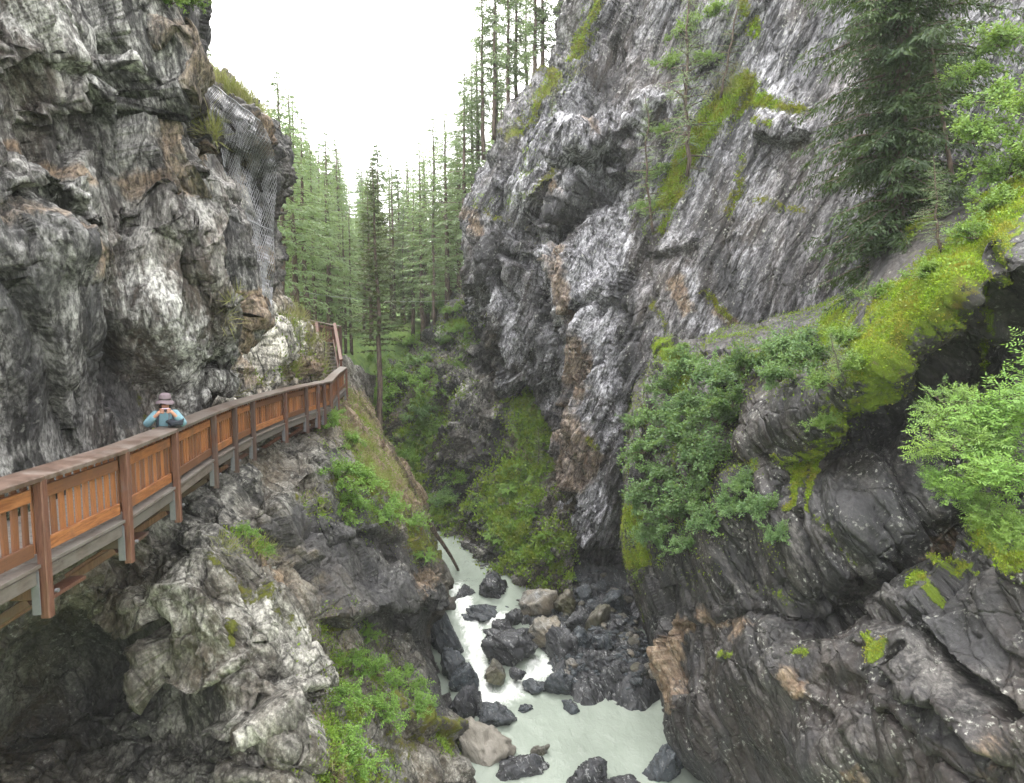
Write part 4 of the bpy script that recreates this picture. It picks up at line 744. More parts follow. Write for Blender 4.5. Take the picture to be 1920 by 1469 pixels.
# ------------------------------------------------------------ staircase beyond the bend
sb = Vector(W(620, 712, 30.6)); STR = empty('staircase', sb, 'steep reddish wooden staircase beyond the bend of the boardwalk', 'staircase')
def spart(mb, name, mat):
    o = mb.build(name, mat, STR); o.location = -sb; return o
bl, br, tl, tr = Vector(W(608, 716, 30.5)), Vector(W(636, 713, 30.8)), Vector(W(598, 640, 34)), Vector(W(624, 641, 34.3))
for k in range(11):
    f = (k + .5) / 11; m = MB(); m.beam(bl.lerp(tl, f), br.lerp(tr, f), .26, .05); spart(m, 'tread', M['rail'])
off = Vector((0, 0, .1))
for (p, q, s_) in ((bl, tl, -.05), (br, tr, .05)):
    m = MB(); m.beam(p + Vector((s_, 0, 0)), q + Vector((s_, 0, 0)), .07, .26, (0, -.6, .8)); spart(m, 'stringer', M['post'])
    for f in (.02, .5, .98):
        c_ = p.lerp(q, f) + Vector((s_ * 2.4, 0, 0)); m = MB(); m.beam(c_ + Vector((0, 0, -.25)), c_ + Vector((0, 0, 1.0)), .1, .1, (0, 1, 0)); spart(m, 'post', M['post'])
    m = MB(); m.beam(p + Vector((s_ * 2.4, 0, 1.0)), q + Vector((s_ * 2.4, 0, 1.0)), .16, .09, (0, -.6, .8)); spart(m, 'handrail', M['post'])
    m = MB(); m.beam(p + Vector((s_ * 2.4, 0, .55)), q + Vector((s_ * 2.4, 0, .55)), .05, .14, (0, -.6, .8)); spart(m, 'side_board', M['post'])
fa_, fb_ = Vector(W(560, 597, 37)), Vector(W(639, 613, 35))
ls = (fa_ + fb_) / 2; FEN = empty('landing_fence', ls + Vector((0, 0, -1)), 'dark picket fence of the landing at the top of the stairs', 'fence')
m = MB(); m.beam(fa_, fb_, .2, .06); o = m.build('top_rail', M['rail'], FEN); o.location = -FEN.location
m = MB(); m.beam(fa_ + Vector((0, 0, -.2)), fb_ + Vector((0, 0, -.2)), .05, .14); o = m.build('upper_board', M['post'], FEN); o.location = -FEN.location
m = MB(); m.beam(fa_ + Vector((0, 0, -.95)), fb_ + Vector((0, 0, -.95)), .05, .14); o = m.build('lower_board', M['post'], FEN); o.location = -FEN.location
unit = MB(); unit.beam((0, 0, -.5), (0, 0, .5), .11, .03, (0, 1, 0)); DP = unit.mesh('picket', M['post'])
for k in range(13): link('picket', DP, FEN, fa_.lerp(fb_, (k + .5) / 13) + Vector((0, .04, -.55)) - FEN.location)
for k in range(3):
    q = fa_.lerp(fb_, k / 2); m = MB(); m.beam(q + Vector((0, -.05, -.03)), q + Vector((0, -.05, -1.9)), .12, .12, (0, 1, 0)); o = m.build('post', M['post'], FEN); o.location = -FEN.location

# ------------------------------------------------------------ rockfall net
nu, nv = 26, 74; grid = np.zeros((nv, nu, 3))
Lft = [(378, 142), (384, 190), (408, 250), (420, 320), (424, 400), (440, 470), (452, 575)]
Rgt = [(492, 230), (512, 272), (522, 312), (518, 380), (516, 450), (514, 520), (512, 592)]
def samp(pl, t_):
    s_ = t_ * (len(pl) - 1); k = min(int(s_), len(pl) - 2); f = s_ - k; return pl[k][0] * (1-f) + pl[k+1][0] * f, pl[k][1] * (1-f) + pl[k+1][1] * f
for j in range(nv):
    l_, r_ = samp(Lft, j / (nv-1)), samp(Rgt, j / (nv-1))
    for i in range(nu):
        f = (i + (.5 if j % 2 else 0)) / nu; sag = 10 * math.sin(math.pi * f) * (j / nv)
        gx_, gy_ = l_[0] * (1-f) + r_[0] * f + 1.2 * math.sin(j * .25 + i), l_[1] * (1-f) + r_[1] * f + sag; p, n_ = on('netted_crag', gx_, gy_, 0); grid[j, i] = (gx_, gy_, p.y)
for _ in range(4):
    gp = np.pad(grid[..., 2], 1, mode='edge'); grid[..., 2] = np.minimum(grid[..., 2], .4 * grid[..., 2] + .15 * (gp[:-2, 1:-1] + gp[2:, 1:-1] + gp[1:-1, :-2] + gp[1:-1, 2:]))
g2 = W(grid[..., 0], grid[..., 1], grid[..., 2])
tc = CAM - g2; tc /= np.linalg.norm(tc, axis=-1, keepdims=True); g2 += tc * .22
m = MB()
for j in range(nv - 1):
    for i in range(nu):
        a = g2[j, i]; k2 = i + 1 if j % 2 else i - 1
        m.tube([a, g2[j+1, i]], .010, 3, False)
        if 0 <= k2 < nu: m.tube([a, g2[j+1, k2]], .010, 3, False)
NET = empty('rockfall_net', tuple(g2[-1, nu // 2]), 'grey steel wire net draped over the dark crag', 'net')
o = m.build('wire_mesh', M['wire'], NET); o.location = -NET.location
for js in (([(j, 0) for j in range(0, nv)]), [(46, i) for i in range(0, nu)], [(nv - 1, i) for i in range(nu)], [(0, i) for i in range(nu)]):
    m = MB(); m.tube([g2[j, i] + tc[j, i] * .02 for j, i in js], .022, 5); o = m.build('edge_cable', M['wire'], NET); o.location = -NET.location
# thin cable across the gorge
m = MB(); a = W(560, 548, 42); b = W(905, 558, 52)
m.tube([a * (1-f) + b * f + np.array([0, 0, -.5 * math.sin(math.pi * f)]) for f in np.linspace(0, 1, 14)], .012, 5)
o = m.build('steel_cable', M['wire']); o['label'] = 'thin pale cable stretched across the gorge in front of the trees'; o['category'] = 'cable'
# dead trunk fallen over the left bluff
m = MB(); a = Vector(W(722, 838, 31.5)); b = Vector(W(858, 1068, 38.5))
pts = [a.lerp(b, f) + Vector((.12 * math.sin(f * 9), 0, .10 * math.sin(f * 5))) for f in np.linspace(0, 1, 16)]
m.tube(pts, [.22 - .13 * f for f in np.linspace(0, 1, 16)], 8)
o = m.build('trunk', M['bark'], None, True); FT = empty('fallen_tree', a, 'bare dead trunk slanting down from the left bluff to the river', 'fallen tree')
o.parent = FT; o.location = -a
for k in range(9):
    m = MB(); p = pts[4 + k]; q = p + Vector((rw.uniform(-.7, .7), rw.uniform(-.3, .3), rw.uniform(-.3, .5))); m.tube([p, p.lerp(q, .5) + Vector((0, 0, .08)), q], [.035, .02, .008], 4)
    o = m.build('broken_branch', M['bark'], FT); o.location = -a
# ------------------------------------------------------------ foliage
def leaf_mat(name, a, b, tip=None, trans=.35, rough=.55, var=.5, scale=1.2):
    t = NT(name); c = t.obj(); g = t.n('ShaderNodeNewGeometry'); oi = t.n('ShaderNodeObjectInfo')
    col = t.mix(g.outputs['Random Per Island'], a, b)
    n_ = t.noise(c, scale, 4, .6)
    if tip: col = t.mix(t.ramp(n_, [(.42, 0), (.62, .8)]), col, tip)
    col = t.mix(t.math('MULTIPLY', oi.outputs['Random'], var), col, [x * .55 for x in a])
    p = t.n('ShaderNodeBsdfPrincipled'); t.l(col, p.inputs['Base Color']); p.inputs['Roughness'].default_value = rough; p.inputs['Specular IOR Level'].default_value = .3
    tr = t.n('ShaderNodeBsdfTranslucent'); t.l(t.mix(.5, col, (.25, .35, .04)), tr.inputs[0])
    mx = t.n('ShaderNodeMixShader'); mx.inputs[0].default_value = trans; t.l(p.outputs[0], mx.inputs[1]); t.l(tr.outputs[0], mx.inputs[2]); t.l(mx.outputs[0], t.out.inputs[0]); return t.m
M['larchn'] = leaf_mat('larch_needles', (.14, .21, .12), (.27, .37, .20), (.23, .30, .15))  # pale larch green, lightened further to paint valley mist into the needles
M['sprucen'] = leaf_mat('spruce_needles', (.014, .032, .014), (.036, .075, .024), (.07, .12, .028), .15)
M['farn'] = leaf_mat('mist_paled_needles', (.12, .17, .11), (.21, .28, .17), (.18, .22, .12), .3)  # needle colour paled to paint distance haze on top of the thin volume
M['pinen'] = leaf_mat('pine_needles', (.05, .08, .04), (.12, .14, .06), (.10, .095, .04), .2)
M['leaf_blue'] = leaf_mat('cool_green_leaves', (.07, .14, .055), (.16, .28, .11), (.15, .25, .07))
M['leaf_yel'] = leaf_mat('yellow_green_leaves', (.09, .18, .04), (.22, .35, .10), (.20, .31, .05))
M['leaf_mid'] = leaf_mat('mid_green_leaves', (.09, .20, .035), (.22, .38, .09), (.19, .33, .05))
M['grass'] = leaf_mat('grass_blades', (.22, .21, .08), (.42, .37, .19), (.20, .24, .06), .3)
M['herb'] = leaf_mat('herb_leaves', (.10, .19, .025), (.25, .39, .05), (.20, .21, .03), .3)
M['mosst'] = leaf_mat('moss_tufts', (.10, .17, .010), (.30, .46, .025), (.24, .19, .03), .2, .9, .2, 1.6)
M['twig'] = M['bark']
def cards(P, D, size, wid, rng, roll=None, tri=False):
    """diamond leaves at P pointing along D"""
    n = len(P); D = D / (np.linalg.norm(D, axis=1, keepdims=True) + 1e-9)
    R = rng.normal(size=(n, 3)) if roll is None else roll + .5 * rng.normal(size=(n, 3)); S = np.cross(D, R); S /= np.linalg.norm(S, axis=1, keepdims=True) + 1e-9
    size = np.broadcast_to(size, n)[:, None]; wid = np.broadcast_to(wid, n)[:, None]
    mid = P + D * size * .45
    V = np.stack([P, mid + S * wid / 2, P + D * size, mid - S * wid / 2], 1).reshape(-1, 3)
    return V, np.arange(n * 4).reshape(n, 4)
def joined(parts):
    V = []; F = []; b = 0
    for v, f in parts: V.append(v); F.append(f + b); b += len(v)
    return np.concatenate(V), np.concatenate(F)
def conifer(seed, H=20, start=.12, R=2.4, whorl=.55, perw=5, droop=.35, twig=.55, dens=1.0, nl=.30, nw=.07, top=.9, mat='larchn', bare=0, sparse=2, hang=.5, rad=.22, prof='cone', lowdead=True, name='tree'):
    rng = np.random.default_rng(seed); m = MB()
    hs = np.linspace(0, H, 14); bend = np.cumsum(rng.normal(0, .05, (14, 2)), 0)
    axis = lambda h: np.array([np.interp(h, hs, bend[:, 0]), np.interp(h, hs, bend[:, 1]), h])
    m.tube([axis(h) for h in hs], [max(.012, rad * (1 - h / H) ** .85 + .015) for h in hs], 7)
    Ps = []; Ds = []; Sz = []; h = H * start; k = 0
    def blen(f):
        if prof == 'cone': return R * (1 - f) ** .75 * (.35 + .65 * min(1, f / .12 + .3))
        return R * (.62 + .38 * math.sin(math.pi * min(1, f * 1.6))) * (1 - f ** 3)
    while h < H * .985:
        f = (h - H * start) / (H * (1 - start)); k += 1
        for j in range(perw):
            if rng.random() < .12 + bare * (1 - f) + (.75 if f > sparse else 0): continue
            a = rng.uniform(0, 6.283); L = blen(f) * rng.uniform(.55, 1.15); 
            if L < .12: L = .12
            sc_ = min(1, .4 + .6 * L)
            d = np.array([math.cos(a), math.sin(a), 0]); up = .35 * f + rng.uniform(-.12, .12)
            ns = max(3, int(L / .28)); ss = np.linspace(0, 1, ns + 1)
            pts = [axis(h) + d * L * s + np.array([0, 0, up * L * s - droop * L * s * s + .18 * L * max(0, s - .7)]) for s in ss]
            if L > .5: m.tube([pts[0], pts[ns // 2], pts[-1]], [.012 + .018 * L, .012 + .006 * L, .004], 3, False)
            side = np.cross(d, [0, 0, 1])
            for s_i in range(1, ns + 1):
                nt = max(1, int(2.2 * dens))
                for _ in range(nt * 2):
                    p = pts[s_i] + (pts[s_i-1] - pts[s_i]) * rng.random(); s = s_i / ns
                    tl = twig * (1.05 - .6 * s) * min(1, L / 1.2 + .2) * rng.uniform(.5, 1.2)
                    td = side * rng.choice([-1, 1]) * rng.uniform(.5, 1) + d * rng.uniform(.3, .9) + np.array([0, 0, -hang * rng.uniform(.2, 1)])
                    td /= np.linalg.norm(td); q = max(2, int(tl / (nl * .55)))
                    for u in range(q):
                        Ps.append(p + td * tl * (u / q) + rng.normal(0, .02, 3)); Sz.append(sc_); Ds.append(td + rng.normal(0, .35, 3) + np.array([0, 0, -hang * .3]))
        h += whorl * rng.uniform(.7, 1.2) * (1 - .45 * f)
    if lowdead:
        for _ in range(10):
            hh = rng.uniform(.04, max(.06, start)) * H; a = rng.uniform(0, 6.3); L = rng.uniform(.3, 1.1); p = axis(hh)
            m.tube([p, p + np.array([math.cos(a) * L, math.sin(a) * L, -.25 * L])], [.02, .004], 3, False)
    P = np.array(Ps); D = np.array(Ds); V, F = cards(P, D, nl * np.array(Sz) * rng.uniform(.7, 1.2, len(P)), nw * np.array(Sz), rng)
    print('conifer', seed, len(P))
    return m.mesh('trunk', M['bark'], True), new_mesh('crown', V, F, M[mat], False)
VAR = {
 'larch': [conifer(1, 20, .12, 2.9, .66, 5, .34, .75, .9, .32, .075, hang=.8, prof='col', bare=.25), conifer(2, 20, .18, 2.9, .66, 5, .26, .65, .9, .34, .10, hang=.7), conifer(3, 20, .2, 3.2, .8, 4, .38, .85, 1.0, .34, .08, hang=.9, prof='col', bare=.2)],
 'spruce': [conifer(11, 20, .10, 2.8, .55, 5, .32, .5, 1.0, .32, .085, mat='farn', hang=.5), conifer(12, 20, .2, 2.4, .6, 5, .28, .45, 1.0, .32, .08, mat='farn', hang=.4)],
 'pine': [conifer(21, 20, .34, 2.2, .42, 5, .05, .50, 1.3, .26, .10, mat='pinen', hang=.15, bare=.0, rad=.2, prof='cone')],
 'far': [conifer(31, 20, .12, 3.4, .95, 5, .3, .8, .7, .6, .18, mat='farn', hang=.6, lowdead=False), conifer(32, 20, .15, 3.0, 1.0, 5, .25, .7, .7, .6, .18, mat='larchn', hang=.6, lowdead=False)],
 'tall': [conifer(41, 20, .20, 2.7, .6, 4, .25, .7, 1.0, .34, .10, hang=.7, bare=.3), conifer(42, 20, .16, 2.5, .6, 4, .3, .65, 1.0, .34, .11, mat='farn', hang=.6, bare=.35)],
}
def tree(kind, v, loc, H, label, cat='tree', group=None, wide=1.0, lean=(0, 0), rz=None):
    me_t, me_c = VAR[kind][v % len(VAR[kind])]; nm = {'larch': 'larch_tree', 'spruce': 'spruce_tree', 'pine': 'pine_tree', 'far': 'conifer_tree', 'tall': 'conifer_tree', 'near_spruce': 'spruce_tree', 'sap': 'larch_sapling'}[kind]
    e = empty(nm, loc, label, cat, group); h0 = {'near_spruce': 20, 'sap': 5}.get(kind, 20); s = H / h0; e.scale = (s * wide, s * wide, s)
    e.rotation_euler = (lean[0], lean[1], random.uniform(0, 6.28) if rz is None else rz)
    link('trunk', me_t, e); link('crown', me_c, e); return e
def top_h(px, py, Y, z0): return float(W(px, py, Y)[2] - z0)
def zg(x, y):
    return 14.3 + .13 * np.maximum(0, y - 45) + 1.7 * np.maximum(0, x + 6.5) * sstep(46, 60, y) + .55 * np.maximum(0, -x - 20) - 19 * sstep(-15, -9, x) * sstep(66, 56, y) + .8 * np.sin(x * .31 + y * .17)
gx = np.arange(-90, 70, 1.0); gy = np.arange(33, 260, 1.0); GX, GY = np.meshgrid(gx, gy); GZ = zg(GX, GY) + .5 * fbm(np.stack([GX, GY, GX * 0], -1) * .4, 8, 4)
idx = np.arange(GX.size).reshape(GX.shape)
t = NT('forest_floor'); c = t.obj(); n_ = t.noise(c, .5, 8, .7)
t.princ(t.mix(t.ramp(n_, [(.4, 0), (.6, 1)]), (.07, .13, .035), (.16, .24, .06)), .9, t.bump(t.noise(c, 3, 6, .7), .8, .2)); M['floor'] = t.m
link('forest_ground', new_mesh('forest_ground', np.stack([GX, GY, GZ], -1).reshape(-1, 3), np.stack([idx[:-1, :-1], idx[:-1, 1:], idx[1:, 1:], idx[1:, :-1]], -1).reshape(-1, 4), M['floor']), kind='structure')
# wide ground under everything, out to the horizon
me = new_mesh('valley_ground', np.array([(-600, -60, -1.6), (600, -60, -1.6), (600, 900, -1.6), (-600, 900, -1.6)]), [(0, 1, 2, 3)], M['floor']); link('valley_ground', me, kind='structure')

# named trees: kind, variant, trunk px, base py, Y, top py, width, label
TL = [
 ('pine', 0, 716, 832, 45.0, 305, 1.1, 'slim dark pine with bare lower trunk in the middle of the valley opening'),
 ('larch', 0, 556, 640, 40, 150, 1.25, 'tall drooping larch rising behind the netted crag'),
 ('larch', 2, 535, 620, 37, 128, 1.2, 'tall larch close behind the right edge of the netted crag'),
 ('larch', 2, 575, 640, 43, 215, 1.3, 'broad drooping larch right of the tallest larch'),
 ('larch', 1, 622, 650, 50, 312, 1.0, 'light green larch between the netted crag and the dark pine'),
 ('larch', 2, 590, 640, 46, 262, 1.0, 'feathery larch just right of the tall drooping larch'),
 ('spruce', 0, 500, 560, 38, 195, .8, 'thin conifer with bare tip peeking over the netted crag'),
 ('spruce', 1, 404, 520, 32, 40, .7, 'sparse faint conifer top above the grassy crest of the crag'),
 ('larch', 0, 648, 665, 56, 372, .9, 'smaller larch directly left of the dark pine'),
 ('larch', 1, 792, 640, 62, 262, 1.1, 'pale larch with thin spire right of the dark pine'),
 ('larch', 0, 838, 600, 58, 190, 1.2, 'broad pale larch on the slope left of the massif'),
 ('larch', 2, 872, 560, 55, 130, 1.2, 'larch with long branches close against the massif edge'),
 ('spruce', 0, 760, 660, 66, 385, 1.0, 'green conifer directly right of the dark pine'),
 ('larch', 2, 815, 610, 54, 330, .9, 'low feathery larch in front of the pale slope trees'),
 ('tall', 0, 908, 300, 55, -60, 1.1, 'tall ridge conifer furthest left on the massif crest'),
 ('tall', 1, 926, 262, 54, -120, 1.1, 'tall ridge conifer second from the left on the crest'),
 ('tall', 0, 950, 245, 52, -140, 1.0, 'ridge conifer with straight grey trunk near the crest notch'),
 ('tall', 1, 968, 215, 54, -160, 1.0, 'ridge conifer with thin trunk beside the crest notch'),
 ('tall', 0, 1000, 180, 50, -190, 1.1, 'ridge conifer with thick straight trunk on the mossy crest'),
 ('tall', 1, 1016, 165, 50, -200, 1.1, 'ridge conifer with twin looking trunk on the mossy crest'),
 ('tall', 0, 1070, 140, 47, -260, 1.0, 'ridge conifer furthest right with reddish lower trunk'),
 ('larch', 0, 895, 330, 57, 60, 1.3, 'pale bushy larch hanging over the left end of the crest'),
 ('larch', 1, 932, 240, 60, 10, 1.3, 'hazy larch behind the ridge trunks'),
 ('larch', 1, 812, 600, 60, 215, 1.4, 'hazy larch in the gap beside the broad pale larch'),
 ('larch', 0, 800, 620, 66, 280, 1.4, 'hazy larch lower down beside the broad pale larch'),
 ('larch', 0, 770, 640, 70, 300, 1.3, 'pale larch behind and right of the dark pine'),
 ('larch', 2, 858, 560, 62, 240, 1.4, 'wide pale larch low on the slope beside the massif'),
 ('larch', 1, 888, 420, 58, 120, 1.4, 'hazy larch leaning out from the massif edge'),
 ('larch', 2, 985, 200, 60, -60, 1.2, 'hazy larch behind the thick ridge trunk'),
]
for kd, v, px, bpy_, Y, tpy, wd, lab in TL:
    b = W(px, bpy_, Y); tree(kd, v, b, top_h(px, tpy, Y, b[2]), lab, group=None, wide=wd)
# forest behind, each tree of its own
rf = random.Random(12); placed = []; nfar = 0
while nfar < 100:
    Y = rf.uniform(54, 165) if nfar > 50 else rf.uniform(46, 78); px = rf.uniform(470, 940); x = (px - 960) / FPX * Y
    if any((x - a)**2 + (Y - b)**2 < 9 for a, b in placed): continue
    if Y < 64 and x > -14.5: continue
    placed.append((x, Y)); z = float(zg(x, Y)); nfar += 1
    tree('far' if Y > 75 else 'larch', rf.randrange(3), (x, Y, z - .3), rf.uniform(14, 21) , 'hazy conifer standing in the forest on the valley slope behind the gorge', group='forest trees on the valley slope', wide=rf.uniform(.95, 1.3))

# the large spruce on the right
VAR['near_spruce'] = [conifer(51, 20, .02, 2.45, .30, 8, .42, .8, 1.9, .16, .042, sparse=.62, prof='col', mat='sprucen', hang=1.1, rad=.24, lowdead=False)]
b = W(1672, 585, 20.5); tree('near_spruce', 0, b, 24, 'large dark spruce with drooping branches in front of the grey right wall', wide=1.0, rz=1.0)
VAR['sap'] = [conifer(61, 5, .04, 1.5, .28, 4, .15, .5, 1.0, .12, .020, mat='larchn', hang=.3, rad=.06, lowdead=False), conifer(62, 5, .1, 1.1, .3, 4, .1, .45, 1.0, .12, .02, mat='larchn', hang=.3, rad=.05, lowdead=False)]
def on_tree(sh, v, px, py, tpy, lab, wide=1, lean=(0, 0), lift=0):
    p, n_ = on(sh, px, py, lift); H = top_h(px, tpy, p.y, p.z); tree('sap', v, p, H, lab, cat='sapling', wide=wide, lean=lean)
on_tree('gorge_wall_right', 0, 1290, 330, -60, 'tall feathery larch growing on the mossy ledge of the right wall', .75, (.05, -.05), .3)
on_tree('gorge_wall_right', 1, 1225, 440, 190, 'slender light larch left of the mossy ledge', .9, (.1, -.1), .3)
on_tree('gorge_wall_right', 1, 1350, 190, -40, 'small larch above the mossy ledge near the top of the picture', .9, (.1, .05), .3)
on_tree('gorge_wall_right', 0, 1040, 300, 180, 'small bushy conifer clinging to the crest of the massif', 1.1, (.2, -.3), .3)
on_tree('gorge_wall_lower_right', 1, 1560, 640, 500, 'thin leaning larch sapling above the shrubs', 1.0, (.1, -.35))
on_tree('gorge_wall_lower_right', 0, 1580, 720, 600, 'leaning larch sapling with spread branches beside the mossy slab', 1.2, (.3, -.6))
on_tree('gorge_wall_lower_right', 0, 1760, 470, 290, 'pale larch sapling in front of the dark spruce', 1.1, (.1, -.1))
on_tree('far_bank', 0, 1012, 870, 800, 'little conifer on the green debris cone', .9)
on_tree('netted_crag', 0, 556, 655, 590, 'little green conifer beside the pale slab', .8, (0, 0), .2)
pt = MB(); a = W(1785, 330, 18.5); bb = W(1742, 60, 19.3); pt.tube([a * (1-f) + bb * f for f in np.linspace(0, 1, 8)], [.07 - .04 * f for f in np.linspace(0, 1, 8)], 7)
BP = empty('pine_tree', tuple(a), 'thin leaning pine with reddish bark right of the large spruce', 'tree'); o = pt.build('trunk', M['bark'], BP, True); o.location = -Vector(a)
rb = np.random.default_rng(9); Pq = []; Dq = []; mb = MB()
for k in range(26):
    f = rb.uniform(.25, 1); p = a * (1-f) + bb * f; an = rb.uniform(0, 6.28); L = rb.uniform(.5, 1.3); d = np.array([math.cos(an), math.sin(an) * .6, -.25]); mb.tube([p, p + d * L], [.02, .004], 3, False)
    for s in np.linspace(.3, 1, 9):
        for _ in range(7): Pq.append(p + d * L * s + rb.normal(0, .06, 3)); Dq.append(d + rb.normal(0, .7, 3))
o = mb.build('branch', M['bark'], BP, kind='stuff'); o.location = -Vector(a)
V, F = cards(np.array(Pq), np.array(Dq), .14, .022, rb); o = link('crown', new_mesh('crown', V, F, M['sprucen'], False), BP, -Vector(a))

# ------------------------------------------------------------ broadleaf shrubs
def shrub_mesh(seed, leaf=.075, n=2600, mat='leaf_blue', compound=False, flat=.8):
    rng = np.random.default_rng(seed); m = MB(); P = []; D = []; tips = []
    for k in range(11):
        a = rng.uniform(0, 6.28); el = rng.uniform(.15, 1.3); L = rng.uniform(.65, 1.0)
        d = np.array([math.cos(a) * math.cos(el), math.sin(a) * math.cos(el), math.sin(el) * flat]); side = rng.normal(0, .12, 3)
        pts = [d * L * s + side * math.sin(s * 3) * .6 + np.array([0, 0, -.12 * s * s]) for s in np.linspace(0, 1, 6)]; m.tube(pts, [.020 * (1 - s) + .004 for s in np.linspace(0, 1, 6)], 4, False)
        for j in range(8):
            s = rng.uniform(.25, 1); i = min(int(s * 5), 4); p = pts[i] + (pts[i+1] - pts[i]) * (s * 5 - i); q = p + (d * .35 + rng.normal(0, .3, 3)) * rng.uniform(.5, 1.0) * .7
            m.tube([p, q], [.006, .002], 3, False); tips.append((p, q))
    tips = [tips[i] for i in rng.integers(0, len(tips), n if not compound else n // 9)]
    for p, q in tips:
        if compound:
            b = p + (q - p) * rng.uniform(.2, 1) + rng.normal(0, .07, 3); d = (q - p) / np.linalg.norm(q - p) + rng.normal(0, .6, 3) + np.array([0, 0, -.15]); d /= np.linalg.norm(d)
            up = np.array([0, 0, 1.0]) + rng.normal(0, .3, 3); s_ = np.cross(d, up); s_ /= np.linalg.norm(s_); L = leaf * 3.2
            for k in range(4):
                for sg in (-1, 1): P.append(b + d * L * (k + .5) / 4.5 + np.array([0, 0, -.05 * k * leaf])); D.append(s_ * sg + d * .5 + np.array([0, 0, -.2]))
            P.append(b + d * L * .9); D.append(d)
        else:
            P.append(p + (q - p) * rng.uniform(.1, 1.1) + rng.normal(0, .045, 3)); D.append((q - p) + rng.normal(0, .5, 3) * .5 + np.array([0, 0, -.1]))
    P = np.array(P); V, F = cards(P, np.array(D), leaf * rng.uniform(.7, 1.25, len(P)), leaf * (.36 if compound else .62), rng, roll=np.tile([0, 0, 1.0], (len(P), 1)))
    return m.mesh('stem', M['bark'], False), new_mesh('foliage', V, F, M[mat], False)
SH = {'blue': [shrub_mesh(70 + k, .085, 3200, 'leaf_blue') for k in range(3)], 'mid': [shrub_mesh(80 + k, .08, 2800, 'leaf_mid') for k in range(2)], 'yel': [shrub_mesh(90 + k, .085, 2600, 'leaf_yel') for k in range(2)],
      'rowan': [shrub_mesh(100 + k, .072, 5600, 'leaf_yel' if k else 'leaf_mid', True) for k in range(3)]}
rs = random.Random(31)
def shrub(kind, sh, px, py, r, label, group=None, lift=.1, Y=None, flat=1):
    if Y is None: p, n_ = on(sh, px, py, lift)
    else: p, n_ = Vector(W(px, py, Y)), Vector((-.5, -.8, .3))
    e = empty('shrub', p, label, 'shrub', group); m1, m2 = rs.choice(SH[kind]); link('stem', m1, e); link('foliage', m2, e)
    n_ = (n_ * .5 + Vector((0, 0, 1))).normalized(); q = n_.to_track_quat('Z', 'Y'); e.rotation_mode = 'XYZ'; e.rotation_euler = (q @ Matrix.Rotation(rs.uniform(0, 6.28), 3, 'Z').to_quaternion()).to_euler()
    e.scale = (r, r, r * .85 * flat); return e
G1 = 'shrubs covering the near right bank'
for px, py, r in [(1290,700,1.2),(1340,720,1.3),(1300,770,1.3),(1250,800,1.2),(1220,850,1.1),(1290,840,1.4),(1350,800,1.2),(1330,870,1.3),(1250,900,1.2),(1215,940,1.0),(1310,930,1.2),(1270,980,1.2),(1230,1010,.9),(1330,990,.9),(1380,750,1.0),(1400,700,1.1),(1450,680,1.0),(1500,650,1.0),(1540,690,.9),(1470,720,.8),(1250,740,.9),(1200,800,.8),(1290,1030,.7)]:
    shrub('blue', 'gorge_wall_lower_right', px, py, r * 1.12, 'cool green leafy shrub among those covering the near right bank', G1, .3)
for px, py, r, lab in [(1395,905,.75,'rounded shrub hanging on the bare rock left of the mossy lip'),(1420,960,.85,'lowest leafy shrub hanging on the bare rock above the dark slab'),(1360,960,.8,'dense green shrub beside the lowest hanging shrub'),(1460,1010,.6,'small dark green shrub trailing down the slab edge')]:
    shrub('blue', 'gorge_wall_lower_right', px, py, r, lab, None, .2)
for px, py, r, lab in [(1590,640,.75,'bright shrub at the top left of the mossy slab'),(1560,720,.7,'bright shrub half way down the mossy edge'),(1540,790,.55,'small bright shrub above the hanging moss strands'),(1600,690,.6,'yellow green shrub on the moss beside the leaning sapling'),(1640,560,.6,'yellow green shrub under the foot of the large spruce'),(1270,660,.7,'mossy green shrub on the top corner of the right bank'),(1730,520,.55,'low bright shrub in the middle of the mossy slab'),(1830,450,.7,'leafy bright shrub high on the mossy slope')]:
    shrub('yel', 'gorge_wall_lower_right', px, py, r, lab, None, .1)
for px, py, r, Y, lab in [(1870,790,1.05,11.5,'large rowan shrub at the right edge with bright leaves'),(1800,850,.9,11.2,'rowan shrub spreading leftwards from the right edge'),(1900,900,1.0,10.6,'rowan shrub filling the right edge below the large one'),(1780,770,.7,12.0,'upper left rowan spray against the dark slab'),(1860,980,.75,10.6,'lower rowan shrub over the mossy ledge'),(1960,740,1.2,11.0,'rowan shrub cut by the right edge of the picture'),(1790,920,.6,11.0,'drooping rowan spray at the left of the thicket'),(1930,1010,.7,10.2,'lowest rowan shrub at the right edge')]:
    shrub('rowan', None, px, py, r, lab, None, 0, Y)
for px, py, r, Y, lab in [(1890,330,1.1,16,'bright leafy bush above the mossy slope at the right edge'),(1840,260,1.1,16.5,'bright leafy bush right of the leaning pine'),(1900,200,1.2,16,'high leafy bush at the right edge'),(1880,90,1.1,17,'pale leafy bush near the top right corner'),(1820,150,.8,17.5,'thin leafy bush in front of the grey wall at upper right'),(1850,390,.8,15.5,'low leafy bush on the crest of the mossy slope'),(1940,300,1.2,15.5,'leafy bush cut by the right edge above the moss')]:
    shrub('yel', None, px, py, r, lab, None, 0, Y)
